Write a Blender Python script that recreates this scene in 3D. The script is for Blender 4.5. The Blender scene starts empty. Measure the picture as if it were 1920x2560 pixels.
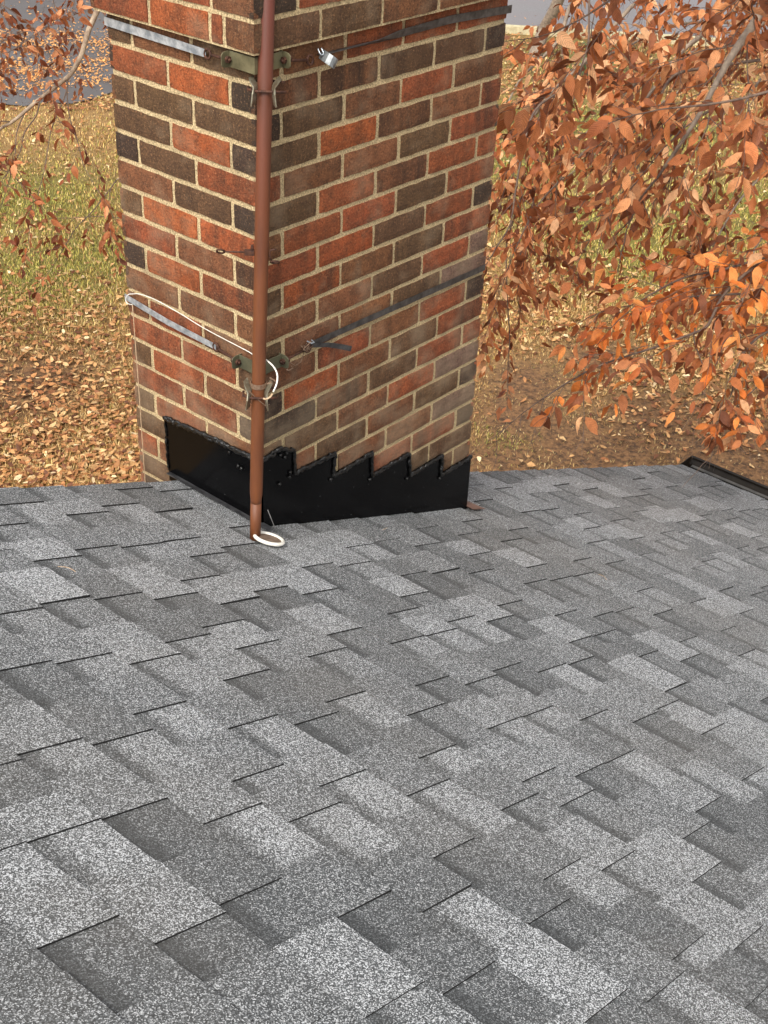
import bpy, bmesh, math, random
import numpy as np
from mathutils import Vector, Matrix
random.seed(7); RNG = np.random.default_rng(11)
SC = bpy.context.scene
COL = SC.collection
# ---------------------------------------------------------------- camera
CR = np.array([[0.6582312162763999, -0.751860954512162, 0.03790476222523903],
               [-0.3941099811557023, -0.38705608203206454, -0.8335855757601853],
               [0.6414117154158812, 0.5337534022767896, -0.5510883022576403]])
CC = np.array([-1.9407022324677818, -2.0172676326767016, 0.7874147943964414])
F = 3300.65
cd = bpy.data.cameras.new('camera'); cam = bpy.data.objects.new('camera', cd); COL.objects.link(cam)
M = Matrix.Identity(4)
for i in range(3):
    M[i][0] = CR[0][i]; M[i][1] = -CR[1][i]; M[i][2] = -CR[2][i]; M[i][3] = CC[i]
cam.matrix_world = M
cd.sensor_fit = 'VERTICAL'; cd.sensor_height = 24; cd.lens = F / 2560 * 24
cd.clip_start = 0.05; cd.clip_end = 500
SC.camera = cam
# ---------------------------------------------------------------- world, sun, exposure
SUN_DIR = Vector((-0.72, -0.22, 0.85)).normalized()      # towards the sun
w = bpy.data.worlds.new('World'); SC.world = w; w.use_nodes = True
nt = w.node_tree; nt.nodes.clear()
sky = nt.nodes.new('ShaderNodeTexSky'); sky.sky_type = 'NISHITA'; sky.sun_disc = False
sky.sun_elevation = math.asin(SUN_DIR.z); sky.sun_rotation = math.atan2(SUN_DIR.x, SUN_DIR.y)
sky.air_density = 1.0; sky.dust_density = 4.0; sky.ozone_density = 1.0
hs = nt.nodes.new('ShaderNodeHueSaturation'); hs.inputs['Saturation'].default_value = 0.05
bg = nt.nodes.new('ShaderNodeBackground'); bg.inputs['Strength'].default_value = 0.15
wo = nt.nodes.new('ShaderNodeOutputWorld')
nt.links.new(sky.outputs[0], hs.inputs['Color']); nt.links.new(hs.outputs[0], bg.inputs['Color']); nt.links.new(bg.outputs[0], wo.inputs['Surface'])
sl_ = bpy.data.lights.new('sun', 'SUN'); sl_.energy = 1.15; sl_.angle = math.radians(22); sl_.color = (1.0, 0.90, 0.75)
so = bpy.data.objects.new('sun', sl_); COL.objects.link(so)
so.rotation_euler = SUN_DIR.to_track_quat('Z', 'Y').to_euler()
SC.view_settings.view_transform = 'Standard'; SC.view_settings.look = 'None'
SC.view_settings.gamma = 1.0; SC.view_settings.exposure = 0.88
SC.render.engine = 'CYCLES'

# ---------------------------------------------------------------- helpers
def P3(px, py, d):            # photo pixel + depth along the view axis -> world
    return CC + d * (CR.T @ np.array([(px - 960) / F, (py - 1280) / F, 1.0]))
def ray(px, py): return CR.T @ np.array([(px - 960) / F, (py - 1280) / F, 1.0])
def onX(px, py, x=0.0):       # point on plane X = x
    r = ray(px, py); s = (x - CC[0]) / r[0]; return CC + s * r
def onY(px, py, y=0.0):
    r = ray(px, py); s = (y - CC[1]) / r[1]; return CC + s * r
def onZ(px, py, z):
    r = ray(px, py); s = (z - CC[2]) / r[2]; return CC + s * r
SLOPE = 0.40785809995705863; TH = math.atan(SLOPE); Z0 = -1.1133
def RP(s, y, n=0.0): return Vector((s * math.cos(TH) + n * math.sin(TH), y, Z0 - s * math.sin(TH) + n * math.cos(TH)))
def onRoof(px, py, n=0.0):
    r = ray(px, py); z0 = Z0 + n / math.cos(TH)
    k = (z0 - SLOPE * CC[0] - CC[2]) / (r[2] + SLOPE * r[0]); return CC + k * r
def roofcoord(p): return p[0] / math.cos(TH), p[1]

def lin(r, g, b):
    f = lambda c: (c / 255 / 12.92) if c / 255 <= 0.04045 else ((c / 255 + 0.055) / 1.055) ** 2.4
    return (f(r), f(g), f(b), 1.0)

def empty(name, loc):
    o = bpy.data.objects.new(name, None); COL.objects.link(o); o.location = Vector(loc); o.empty_display_size = 0.1
    return o
def tag(o, label=None, cat=None, group=None, kind=None):
    if label: o['label'] = label
    if cat: o['category'] = cat
    if group: o['group'] = group
    if kind: o['kind'] = kind
    return o
bpy.context.view_layer.update()
def world_loc(o):
    v = Vector(o.location)
    while o.parent: o = o.parent; v += Vector(o.location)
    return v
def link(name, me, mat, parent=None, smooth=False):
    """mesh given in world coordinates; parented (translations only) so that it stays put"""
    o = bpy.data.objects.new(name, me); COL.objects.link(o)
    if mat is not None:
        for m in (mat if isinstance(mat, (list, tuple)) else [mat]): me.materials.append(m)
    if parent is not None:
        me.transform(Matrix.Translation(-world_loc(parent))); o.parent = parent
    if smooth: me.polygons.foreach_set('use_smooth', [True] * len(me.polygons))
    return o

class MB:
    def __init__(s): s.v = []; s.f = []; s.c = []
    def quad(s, a, b, c, d, col=None): s.poly([a, b, c, d], col)
    def poly(s, pts, col=None):
        n = len(s.v); s.v += [tuple(p) for p in pts]; s.f.append(list(range(n, n + len(pts)))); s.c.append(col or (1, 1, 1, 1))
    def box(s, lo, hi, col=None, fn=None):
        x0, y0, z0 = lo; x1, y1, z1 = hi
        c = [(x0, y0, z0), (x1, y0, z0), (x1, y1, z0), (x0, y1, z0), (x0, y0, z1), (x1, y0, z1), (x1, y1, z1), (x0, y1, z1)]
        if fn: c = [tuple(fn(*q)) for q in c]
        n = len(s.v); s.v += c
        for f in ((0, 3, 2, 1), (4, 5, 6, 7), (0, 1, 5, 4), (1, 2, 6, 5), (2, 3, 7, 6), (3, 0, 4, 7)):
            s.f.append([n + i for i in f]); s.c.append(col or (1, 1, 1, 1))
    def tube(s, pts, rad, n=8, col=None, caps=True):
        pts = [Vector(p) for p in pts]; k = len(pts)
        if not hasattr(rad, '__len__'): rad = [rad] * k
        base = len(s.v); up = None
        for i, p in enumerate(pts):
            t = (pts[min(i + 1, k - 1)] - pts[max(i - 1, 0)])
            t = t.normalized() if t.length > 1e-9 else Vector((0, 0, 1))
            if up is None: up = t.orthogonal().normalized()
            up = (up - t * up.dot(t)); up = up.normalized() if up.length > 1e-6 else t.orthogonal().normalized()
            b = t.cross(up)
            for j in range(n):
                a = 2 * math.pi * j / n; s.v.append(tuple(p + (up * math.cos(a) + b * math.sin(a)) * rad[i]))
        for i in range(k - 1):
            for j in range(n):
                a = base + i * n + j; b2 = base + i * n + (j + 1) % n
                s.f.append([a, b2, b2 + n, a + n]); s.c.append(col or (1, 1, 1, 1))
        if caps:
            s.f.append([base + j for j in range(n)][::-1]); s.c.append(col or (1, 1, 1, 1))
            s.f.append([base + (k - 1) * n + j for j in range(n)]); s.c.append(col or (1, 1, 1, 1))
    def sheet(s, pts, off, col=None):
        """thick plate: polygon pts, extruded by vector off"""
        off = Vector(off); a = [Vector(p) for p in pts]; b = [p + off for p in a]; n = len(a)
        s.poly(a, col); s.poly(b[::-1], col)
        for i in range(n): s.quad(a[(i + 1) % n], a[i], b[i], b[(i + 1) % n], col)
    def mesh(s, name, weld=False):
        me = bpy.data.meshes.new(name); me.from_pydata([tuple(map(float, v)) for v in s.v], [], s.f)
        ca = me.color_attributes.new('tone', 'FLOAT_COLOR', 'CORNER')
        arr = np.concatenate([np.tile(np.array(c, dtype=np.float32), (len(f), 1)) for c, f in zip(s.c, s.f)]) if s.f else np.zeros((0, 4))
        ca.data.foreach_set('color', arr.ravel())
        bm = bmesh.new(); bm.from_mesh(me)
        if weld: bmesh.ops.remove_doubles(bm, verts=bm.verts, dist=1e-5)
        bmesh.ops.recalc_face_normals(bm, faces=bm.faces); bm.to_mesh(me); bm.free()
        return me
    def build(s, name, mat, parent=None, smooth=False, weld=False, bevel=0):
        o = link(name, s.mesh(name, weld or bevel > 0), mat, parent, smooth)
        if bevel:
            m = o.modifiers.new('bevel', 'BEVEL'); m.width = bevel; m.segments = 2; m.limit_method = 'ANGLE'
        return o

def mat(name):
    m = bpy.data.materials.new(name); m.use_nodes = True; t = m.node_tree
    return m, t, t.nodes['Principled BSDF'], t.nodes, t.links
def N(t, typ, **kw):
    n = t.nodes.new(typ)
    for k, v in kw.items():
        if k.startswith('i_'): n.inputs[k[2:].replace('_', ' ')].default_value = v
        else: setattr(n, k, v)
    return n
def noise(t, co, scale, detail=2.0, rough=0.5):
    n = t.nodes.new('ShaderNodeTexNoise'); n.inputs['Scale'].default_value = scale; n.inputs['Detail'].default_value = detail
    n.inputs['Roughness'].default_value = rough; t.links.new(co, n.inputs['Vector']); return n.outputs['Fac']
def ramp(t, fac, stops, interp='LINEAR'):
    r = t.nodes.new('ShaderNodeValToRGB'); r.color_ramp.interpolation = interp
    el = r.color_ramp.elements
    while len(el) < len(stops): el.new(0.5)
    for e, (p, c) in zip(el, stops): e.position = p; e.color = c if len(c) == 4 else (*c, 1)
    t.links.new(fac, r.inputs['Fac']); return r.outputs['Color']
def mix(t, fac, a, b, mode='MIX'):
    m = t.nodes.new('ShaderNodeMix'); m.data_type = 'RGBA'; m.blend_type = mode
    for sock, v in ((m.inputs[0], fac), (m.inputs[6], a), (m.inputs[7], b)):
        if isinstance(v, bpy.types.NodeSocket): t.links.new(v, sock)
        else: sock.default_value = v
    return m.outputs[2]
def coords(t, which='Object'):
    return t.nodes.new('ShaderNodeTexCoord').outputs[which]
def mapping(t, co, scale=(1, 1, 1), rot=(0, 0, 0)):
    m = t.nodes.new('ShaderNodeMapping'); m.inputs['Scale'].default_value = scale; m.inputs['Rotation'].default_value = rot
    t.links.new(co, m.inputs['Vector']); return m.outputs[0]
def bump(t, bsdf, h, strength=0.3, dist=0.002):
    b = t.nodes.new('ShaderNodeBump'); b.inputs['Strength'].default_value = strength; b.inputs['Distance'].default_value = dist
    t.links.new(h, b.inputs['Height']); t.links.new(b.outputs[0], bsdf.inputs['Normal']); return b
def attr(t, name='tone', alpha=False):
    a = t.nodes.new('ShaderNodeAttribute'); a.attribute_name = name; return a.outputs['Alpha' if alpha else 'Color']
def g(v): return (v, v, v, 1)

# ---- brick
MBRICK, t, b, _, L = mat('fired_brick')
co = coords(t); ac = attr(t); fl = attr(t, alpha=True)
n1 = noise(t, co, 9, 4, 0.6); n2 = noise(t, mapping(t, co, (28, 28, 7)), 1.0, 4, 0.6); n3 = noise(t, co, 300, 4, 0.75); n4 = noise(t, co, 900, 2, 0.7)
c1 = mix(t, ramp(t, n2, [(0.35, g(0)), (0.65, g(1))]), mix(t, 1.0, ac, g(0.82), 'MULTIPLY'), mix(t, 1.0, ac, g(1.18), 'MULTIPLY'))
dark = lin(58, 46, 38)
mm = N(t, 'ShaderNodeMath', operation='MULTIPLY'); L.new(ramp(t, noise(t, mapping(t, co, (22, 22, 3)), 1.0, 3, 0.55), [(0.40, g(0)), (0.66, g(.85))]), mm.inputs[0]); L.new(fl, mm.inputs[1])
c2 = mix(t, mm.outputs[0], c1, dark)
c2 = mix(t, ramp(t, noise(t, co, 34, 4, .65), [(.42, g(0)), (.68, g(.5))]), c2, lin(70, 52, 40))
n5 = noise(t, co, 170, 3, .7); c2 = mix(t, ramp(t, n5, [(.36, g(.55)), (.5, g(0))]), c2, lin(58, 42, 32)); c2 = mix(t, ramp(t, n5, [(.56, g(0)), (.70, g(.35))]), c2, lin(188, 140, 100))
c3 = mix(t, ramp(t, n3, [(0.33, g(0.75)), (0.45, g(0))]), c2, lin(35, 24, 20))
c4 = mix(t, ramp(t, noise(t, co, 300, 2, 0.5), [(0.70, g(0)), (0.76, g(0.8))]), c3, lin(190, 150, 115))
sz = N(t, 'ShaderNodeSeparateXYZ'); L.new(coords(t, 'Generated') if False else co, sz.inputs[0])
mr = N(t, 'ShaderNodeMapRange'); L.new(t.nodes.new('ShaderNodeNewGeometry').outputs['Position'], N(t, 'ShaderNodeSeparateXYZ').inputs[0])
gp = t.nodes[-1] if False else [q for q in t.nodes if q.bl_idname == 'ShaderNodeSeparateXYZ'][-1]; L.new(gp.outputs[2], mr.inputs[0]); mr.inputs[1].default_value = -.45; mr.inputs[2].default_value = -1.1
ma = N(t, 'ShaderNodeMath', operation='MULTIPLY_ADD'); L.new(mr.outputs[0], ma.inputs[0]); ma.inputs[1].default_value = .16; L.new(n1, ma.inputs[2])
c5 = mix(t, ramp(t, ma.outputs[0], [(0.52, g(0)), (0.74, g(0.38))]), c4, lin(156, 136, 112))      # lime bloom, more of it low down
L.new(c5, b.inputs['Base Color']); b.inputs['Roughness'].default_value = 0.9; b.inputs['Specular IOR Level'].default_value = 0.25
hh = N(t, 'ShaderNodeMath', operation='ADD'); L.new(n3, hh.inputs[0]); L.new(n5, hh.inputs[1])
bump(t, b, hh.outputs[0], 0.8, 0.004)
# ---- mortar
MMORT, t, b, _, L = mat('lime_mortar')
co = coords(t); n1 = noise(t, co, 230, 4, 0.75); n2 = noise(t, co, 8, 3, 0.6)
c = mix(t, ramp(t, n1, [(0.34, g(0)), (0.62, g(1))]), lin(112, 93, 66), lin(226, 202, 156))
c = mix(t, ramp(t, n2, [(0.5, g(0)), (0.75, g(0.6))]), c, lin(132, 118, 92))
L.new(c, b.inputs['Base Color']); b.inputs['Roughness'].default_value = 0.9; bump(t, b, n1, 0.8, 0.005)
# ---- shingles
MSH, t, b, _, L = mat('granule_shingle')
co = coords(t); ac = attr(t)
vo = t.nodes.new('ShaderNodeTexVoronoi'); vo.inputs['Scale'].default_value = 600; L.new(co, vo.inputs['Vector'])
sep = N(t, 'ShaderNodeSeparateColor'); L.new(vo.outputs['Color'], sep.inputs[0])
sa = N(t, 'ShaderNodeSeparateColor'); L.new(ac, sa.inputs[0])
# blend of light, grey and black granules; the share of light ones follows the tone of the tab
th = N(t, 'ShaderNodeMath', operation='ADD'); L.new(sep.outputs[0], th.inputs[0]); L.new(sa.outputs[0], th.inputs[1])
th3 = N(t, 'ShaderNodeMath', operation='MULTIPLY_ADD'); L.new(sep.outputs[0], th3.inputs[0]); th3.inputs[1].default_value = 0.85; L.new(sa.outputs[0], th3.inputs[2])
cg = ramp(t, th3.outputs[0], [(0.08, lin(54, 56, 58)), (0.42, lin(84, 87, 89)), (0.60, lin(116, 119, 122)), (0.74, lin(172, 174, 176)), (0.88, lin(212, 215, 219))])
cg = mix(t, ramp(t, noise(t, co, 1.7, 3, 0.6), [(0.45, g(0)), (0.75, g(0.22))]), cg, lin(116, 108, 98))
edge = sa.outputs[1]
cg = mix(t, edge, lin(16, 16, 17), cg)
L.new(cg, b.inputs['Base Color']); b.inputs['Roughness'].default_value = 0.88
bump(t, b, vo.outputs['Distance'], 0.5, 0.0015)
# ---- simple materials
def simple(name, c, rough=0.6, metal=0.0, var=None, scale=30, bstr=0.15, bdist=0.002, vs=(1, 1, 1)):
    m, t, b, _, L = mat(name); co = mapping(t, coords(t), vs); n = noise(t, co, scale, 4, 0.6)
    if var: L.new(mix(t, ramp(t, n, [(0.35, g(0)), (0.65, g(1))]), c, var), b.inputs['Base Color'])
    else: b.inputs['Base Color'].default_value = c
    b.inputs['Roughness'].default_value = rough; b.inputs['Metallic'].default_value = metal
    bump(t, b, n, bstr, bdist); return m
MFLASH = simple('black_painted_flashing', lin(5, 5, 6), 0.22, 0, lin(9, 9, 10), 9, 0.12, 0.003)
t = MFLASH.node_tree; b = t.nodes['Principled BSDF']; co = coords(t); b.inputs['Specular IOR Level'].default_value = .14
sp = ramp(t, noise(t, co, 110, 2, 0.5), [(0.75, g(0)), (0.78, g(.7))])
old = b.inputs['Base Color'].links[0].from_socket
t.links.new(mix(t, sp, old, lin(110, 110, 112)), b.inputs['Base Color'])
MFLG = simple('flashing_edge_sheen', lin(48, 48, 50), 0.3, 0.3, lin(92, 92, 94), 40, 0.2)  # black flange coloured lighter grey: bright sky reflection put into its colour
MTAR = simple('black_roof_sealant', lin(10, 10, 10), 0.28, 0, lin(16, 16, 16), 90, 0.8, 0.006)
MRUST, t, b, _, L = mat('rust_brown_pipe_paint')
co = coords(t); sx = N(t, 'ShaderNodeSeparateXYZ'); L.new(co, sx.inputs[0])
n1 = noise(t, mapping(t, co, (40, 40, 5)), 1, 4, 0.6); n2 = noise(t, co, 600, 2, 0.6)
mr = N(t, 'ShaderNodeMapRange'); L.new(sx.outputs[2], mr.inputs[0]); mr.inputs[1].default_value = 0.55; mr.inputs[2].default_value = 1.25
c = mix(t, mr.outputs[0], lin(108, 61, 31), lin(94, 45, 34))
c = mix(t, ramp(t, n1, [(0.4, g(0)), (0.7, g(0.8))]), c, lin(82, 44, 26))
c = mix(t, ramp(t, n2, [(0.68, g(0)), (0.74, g(0.5))]), c, lin(60, 34, 24))
L.new(c, b.inputs['Base Color']); b.inputs['Roughness'].default_value = 0.55; bump(t, b, n2, 0.15, 0.001)
MGALV = simple('galvanised_strap', lin(136, 146, 156), 0.42, 0.5, lin(196, 203, 210), 60, 0.3, 0.002)
MGALVD = simple('dull_galvanised_strap', lin(92, 96, 98), 0.5, 0.5, lin(140, 144, 146), 60, 0.3, 0.002)
MDKSTRAP = simple('weathered_dark_strap', lin(58, 56, 56), 0.5, 0.5, lin(92, 90, 90), 50, 0.3, 0.002)
MBRACK = simple('olive_plated_bracket', lin(88, 84, 62), 0.5, 0.35, lin(124, 118, 90), 25, 0.2)
MBRACKD = simple('dark_olive_bracket', lin(80, 80, 64), 0.5, 0.35, lin(104, 102, 80), 25, 0.2)
MJAW = simple('plated_steel_jaw', lin(150, 146, 128), 0.42, 0.6, lin(112, 100, 80), 45, 0.2)
MIRON = simple('rusty_iron', lin(52, 32, 25), 0.75, 0.3, lin(92, 58, 42), 120, 0.5)
MWHITE = simple('white_cable_jacket', lin(232, 230, 222), 0.45, 0, lin(208, 204, 192), 40)
MCORD = simple('pale_cord', lin(196, 172, 140), 0.8, 0, lin(170, 140, 110), 90)
MWIRE = simple('rusty_thin_wire', lin(120, 92, 74), 0.6, 0.5, lin(150, 126, 106), 120)
MGUT = simple('dark_bronze_aluminium', lin(26, 22, 19), 0.45, 0.0, lin(36, 31, 26), 20, 0.1)
MGUT.node_tree.nodes['Principled BSDF'].inputs['Specular IOR Level'].default_value = .15
MGUTIN = simple('dusty_gutter_bottom', lin(74, 74, 74), 0.6, 0, lin(96, 95, 92), 20, 0.1)
MBRN = simple('brown_painted_metal', lin(92, 70, 62), 0.5, 0.1, lin(110, 84, 74), 20, 0.1)
MDISC = simple('dirty_brown_disc', lin(96, 78, 64), 0.8, 0, lin(128, 108, 92), 60, 0.4)
MDECK = simple('roof_sheathing', lin(120, 100, 76), 0.8, 0, lin(96, 80, 60), 10)
MSIDE, t, b, _, L = mat('wall_brickwork')
co = mapping(t, coords(t), (1, 1, 1), (math.radians(90), 0, 0))
bt = t.nodes.new('ShaderNodeTexBrick'); bt.inputs['Scale'].default_value = 4.9; bt.inputs['Color1'].default_value = lin(140, 72, 50); bt.inputs['Color2'].default_value = lin(88, 60, 46)
bt.inputs['Mortar'].default_value = lin(190, 168, 130); bt.inputs['Brick Width'].default_value = 1.0; bt.inputs['Row Height'].default_value = 0.333; bt.inputs['Mortar Size'].default_value = 0.025
L.new(co, bt.inputs['Vector']); L.new(bt.outputs[0], b.inputs['Base Color']); b.inputs['Roughness'].default_value = 0.85
MBARK = simple('grey_beech_bark', lin(112, 98, 86), 0.8, 0, lin(150, 134, 116), 25, 0.6, 0.004)
MPALE = simple('pale_beech_twig', lin(168, 148, 124), 0.75, 0, lin(120, 100, 82), 26, 0.4, 0.002)
MTWIG = simple('dark_twig', lin(78, 62, 54), 0.8, 0, lin(112, 92, 78), 30, 0.4, 0.002)

# =====================================================================  GROUND
GZ = -4.7
def gpix(px, py, z=GZ): return onZ(px, py, z)
def ground_uv(px, py): p = gpix(px, py); return p[0], p[1]
# patches of ground: centre pixel, radii (m), kind
GREEN = [((60, 690), 1.1), ((230, 640), 1.0), ((1620, 640), 1.2), ((1450, 560), 1.0), ((1750, 560), 1.0), ((1420, 300), 1.6), ((1700, 330), 1.3), ((1300, 420), 1.0), ((60, 500), 1.3), ((1500, 160), 1.6), ((1880, 520), 1.2), ((1260, 1110), .25)]
SOIL = [((1500, 1130), 1.0), ((1800, 1120), 1.1), ((1300, 1040), .7), ((1650, 1060), .8), ((60, 960), .8), ((1500, 900), .5), ((1250, 1150), .6), ((1920, 1200), 1.0), ((1320,960),.6)]
LITTER = [((1750, 1000), .8), ((1850, 900), 1.0), ((1650, 950), .6), ((1450, 760), .9), ((1350, 780), .8), ((150, 1100), 1.3), ((280, 1000), .7), ((100, 850), 1.0), ((1850, 800), 1.0), ((250, 1180), .9), ((20,1180), 1.2), ((1880, 1020), .8)]
def infl(lst, x, y):
    v = np.zeros_like(x)
    for (c, r) in lst:
        gx, gy = ground_uv(*c); v = np.maximum(v, np.exp(-((x - gx) ** 2 + (y - gy) ** 2) / (r * r)))
    return v
MGROUND, t, b, _, L = mat('lawn_soil')
co = coords(t); n1 = noise(t, co, 0.9, 4, 0.6); n2 = noise(t, co, 22, 5, 0.7); n3 = noise(t, co, 120, 3, 0.7)
ac = attr(t, 'tone'); sa = N(t, 'ShaderNodeSeparateColor'); L.new(ac, sa.inputs[0])
straw = mix(t, ramp(t, n3, [(0.35, g(0)), (0.65, g(1))]), lin(84, 60, 34), lin(180, 142, 86))
grn = mix(t, ramp(t, n3, [(0.35, g(0)), (0.65, g(1))]), lin(66, 62, 28), lin(140, 130, 62))
soil = mix(t, ramp(t, n2, [(0.35, g(0)), (0.65, g(1))]), lin(68, 46, 28), lin(138, 100, 64))
c = mix(t, sa.outputs[0], straw, grn); c = mix(t, sa.outputs[1], c, soil)
c = mix(t, ramp(t, n2, [(0.3, g(0.5)), (0.5, g(0))]), c, lin(60, 40, 26))
L.new(c, b.inputs['Base Color']); b.inputs['Roughness'].default_value = 0.95; bump(t, b, n2, 0.8, 0.03)
# fine grid near, large skirt to the horizon
nx, ny = 170, 170
xs = np.concatenate([[-400, -100], np.linspace(-6, 34, nx - 4), [100, 400]]); ys = np.concatenate([[-400, -100], np.linspace(-8, 32, ny - 4), [100, 400]])
X, Y = np.meshgrid(xs, ys, indexing='ij')
Zg = GZ + 0.007 * np.sin(X * 2.1 + 1.3 * np.sin(Y)) * np.cos(Y * 1.7) * (np.abs(X) < 60)
verts = np.stack([X, Y, Zg], -1).reshape(-1, 3)
idx = np.arange(nx * ny).reshape(nx, ny)
faces = np.stack([idx[:-1, :-1], idx[1:, :-1], idx[1:, 1:], idx[:-1, 1:]], -1).reshape(-1, 4)
me = bpy.data.meshes.new('ground'); me.from_pydata(verts.tolist(), [], faces.tolist())
fg = np.clip(infl(GREEN, X, Y) * 1.1, 0, 1).ravel(); fs = np.clip(infl(SOIL, X, Y) * 1.15, 0, 1).ravel()
house_d = np.clip(1.0 - np.abs(Y.ravel() - 0.3) / 3.0, 0, 1) * (X.ravel() < 8); fs = np.maximum(fs, house_d)
ca = me.color_attributes.new('tone', 'FLOAT_COLOR', 'POINT')
ca.data.foreach_set('color', np.stack([fg, fs, 0 * fg, 1 + 0 * fg], -1).astype(np.float32).ravel())
gr = link('ground', me, MGROUND, None, True); tag(gr, kind='structure')

MASPH, t, b, _, L = mat('worn_asphalt')
co = coords(t); n1 = noise(t, co, 160, 3, 0.7); n2 = noise(t, co, 1.2, 3, 0.6)
c = mix(t, ramp(t, n1, [(0.35, g(0)), (0.65, g(1))]), lin(88, 86, 88), lin(140, 138, 140)); c = mix(t, ramp(t, n2, [(0.4, g(0)), (0.6, g(1))]), c, lin(118, 114, 116))
L.new(c, b.inputs['Base Color']); b.inputs['Roughness'].default_value = 0.85; bump(t, b, n1, 0.4, 0.004)
MASPH2, t, b, _, L = mat('dark_driveway_asphalt')
co = coords(t); n1 = noise(t, co, 160, 3, 0.7); n2 = noise(t, co, 1.0, 3, 0.6)
c = mix(t, ramp(t, n1, [(0.35, g(0)), (0.65, g(1))]), lin(60, 58, 60), lin(112, 108, 108)); c = mix(t, ramp(t, n2, [(0.4, g(0)), (0.6, g(1))]), c, lin(84, 80, 80))
L.new(c, b.inputs['Base Color']); b.inputs['Roughness'].default_value = 0.85; bump(t, b, n1, 0.4, 0.004)
MKERB = simple('concrete_kerb', lin(196, 186, 150), 0.85, 0, lin(170, 158, 126), 20, 0.3)
# road across the top: near edge through the kerb pixels
e = [gpix(1150, 72), gpix(1278, 80), gpix(1480, 92), gpix(1699, 106), gpix(1920, 122)]
d0 = Vector(e[-1] - e[1]).normalized(); nrm = Vector((-d0.y, d0.x, 0)); nrm = nrm if nrm.x > 0 else -nrm
edge_ = [Vector(e[0]) - d0 * 3.0] + [Vector(q) for q in e] + [Vector(e[-1]) + d0 * 30]
far_ = [q + nrm * 7.5 for q in edge_]
m_ = MB(); m_.poly([(q.x, q.y, GZ + 0.045) for q in edge_] + [(q.x, q.y, GZ + 0.045) for q in far_[::-1]])
tag(m_.build('road', MASPH), kind='structure')
k_ = MB()
for a, c_ in zip(edge_[:-1], edge_[1:]):
    w_ = nrm * 0.13
    A = [a - w_, c_ - w_, c_, a]
    k_.sheet([(q.x, q.y, GZ - 0.05) for q in A], (0, 0, 0.17))
kerb = k_.build('kerb', MKERB); tag(kerb, kind='structure')
# driveway on the left
dv = [(-500, 262), (0, 262), (60, 268), (122, 258), (180, 262), (244, 246), (300, 226), (420, 220), (700, 200), (900, 120), (960, 60)]
near = [Vector(gpix(*q, GZ)) for q in dv]
pts = [(q.x, q.y, GZ + 0.016) for q in near]
fa = [near[-1] + Vector((14, 12, 0)), near[0] + Vector((26, 22, 0))]
m_ = MB(); m_.poly(pts + [(q.x, q.y, GZ + 0.016) for q in fa]); tag(m_.build('driveway', MASPH2), kind='structure')

# ---------------------------------------------------------------- leaf mesh arrays
def leaf_template(full=True):
    xs_ = [0.0, 0.16, 0.4, 0.64, 0.85, 1.0] if full else [0.0, 0.3, 0.7, 1.0]
    ws_ = [0.0, 0.19, 0.27, 0.215, 0.095, 0.0] if full else [0.0, 0.27, 0.20, 0.0]
    v = []; uv = []; f = []
    n = len(xs_)
    for x in xs_: v.append((x, 0, 0)); uv.append((x, 0.5))
    up = []; dn = []
    for i in range(1, n - 1):
        up.append(len(v)); v.append((xs_[i] + 0.02, ws_[i], 0.30 * ws_[i])); uv.append((xs_[i], 1.0))
    for i in range(1, n - 1):
        dn.append(len(v)); v.append((xs_[i] + 0.02, -ws_[i], 0.30 * ws_[i])); uv.append((xs_[i], 0.0))
    for side in (up, dn):
        f.append((0, 1, side[0]) if side is up else (0, side[0], 1))
        for i in range(len(side) - 1):
            q = (i + 1, i + 2, side[i + 1], side[i]); f.append(q if side is up else q[::-1])
        q = (n - 2, n - 1, side[-1]); f.append(q if side is up else q[::-1])
    return np.array(v), np.array(uv), f
def leaves_mesh(name, pos, xdir, nrm, size, color, curl, width, full=True):
    """numpy arrays -> one mesh of leaves"""
    tv, tuv, tf = leaf_template(full); n = len(pos); k = len(tv)
    xd = xdir / np.linalg.norm(xdir, axis=1, keepdims=True)
    zd = nrm - (nrm * xd).sum(1, keepdims=True) * xd; zd /= np.linalg.norm(zd, axis=1, keepdims=True) + 1e-9
    yd = np.cross(zd, xd)
    lx = tv[None, :, 0] * np.ones((n, 1)); ly = tv[None, :, 1] * width[:, None]; lz = tv[None, :, 2] * width[:, None] - curl[:, None] * (tv[None, :, 0] ** 2)
    wob = RNG.normal(0, 0.035, (n, k)); wob[:, 0] = 0; lz = lz + wob
    V = pos[:, None, :] + size[:, None, None] * (lx[..., None] * xd[:, None] + ly[..., None] * yd[:, None] + lz[..., None] * zd[:, None])
    V = V.reshape(-1, 3)
    loops = np.array([i for f in tf for i in f]); lens = np.array([len(f) for f in tf])
    LI = (loops[None] + (np.arange(n) * k)[:, None]).ravel(); LT = np.tile(lens, n); LS = np.concatenate([[0], np.cumsum(LT)[:-1]])
    me = bpy.data.meshes.new(name); me.vertices.add(len(V)); me.vertices.foreach_set('co', V.astype(np.float32).ravel())
    me.loops.add(len(LI)); me.loops.foreach_set('vertex_index', LI.astype(np.int32))
    me.polygons.add(len(LT)); me.polygons.foreach_set('loop_start', LS.astype(np.int32)); me.polygons.foreach_set('loop_total', LT.astype(np.int32))
    me.update(calc_edges=True); me.validate()
    ul = me.uv_layers.new(name='UVMap'); U = np.tile(tuv[loops], (n, 1)); ul.data.foreach_set('uv', U.astype(np.float32).ravel())
    ca = me.color_attributes.new('tone', 'FLOAT_COLOR', 'CORNER')
    C = np.repeat(color, len(loops), 0); ca.data.foreach_set('color', C.astype(np.float32).ravel())
    me.polygons.foreach_set('use_smooth', [True] * len(me.polygons))
    return me
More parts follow.
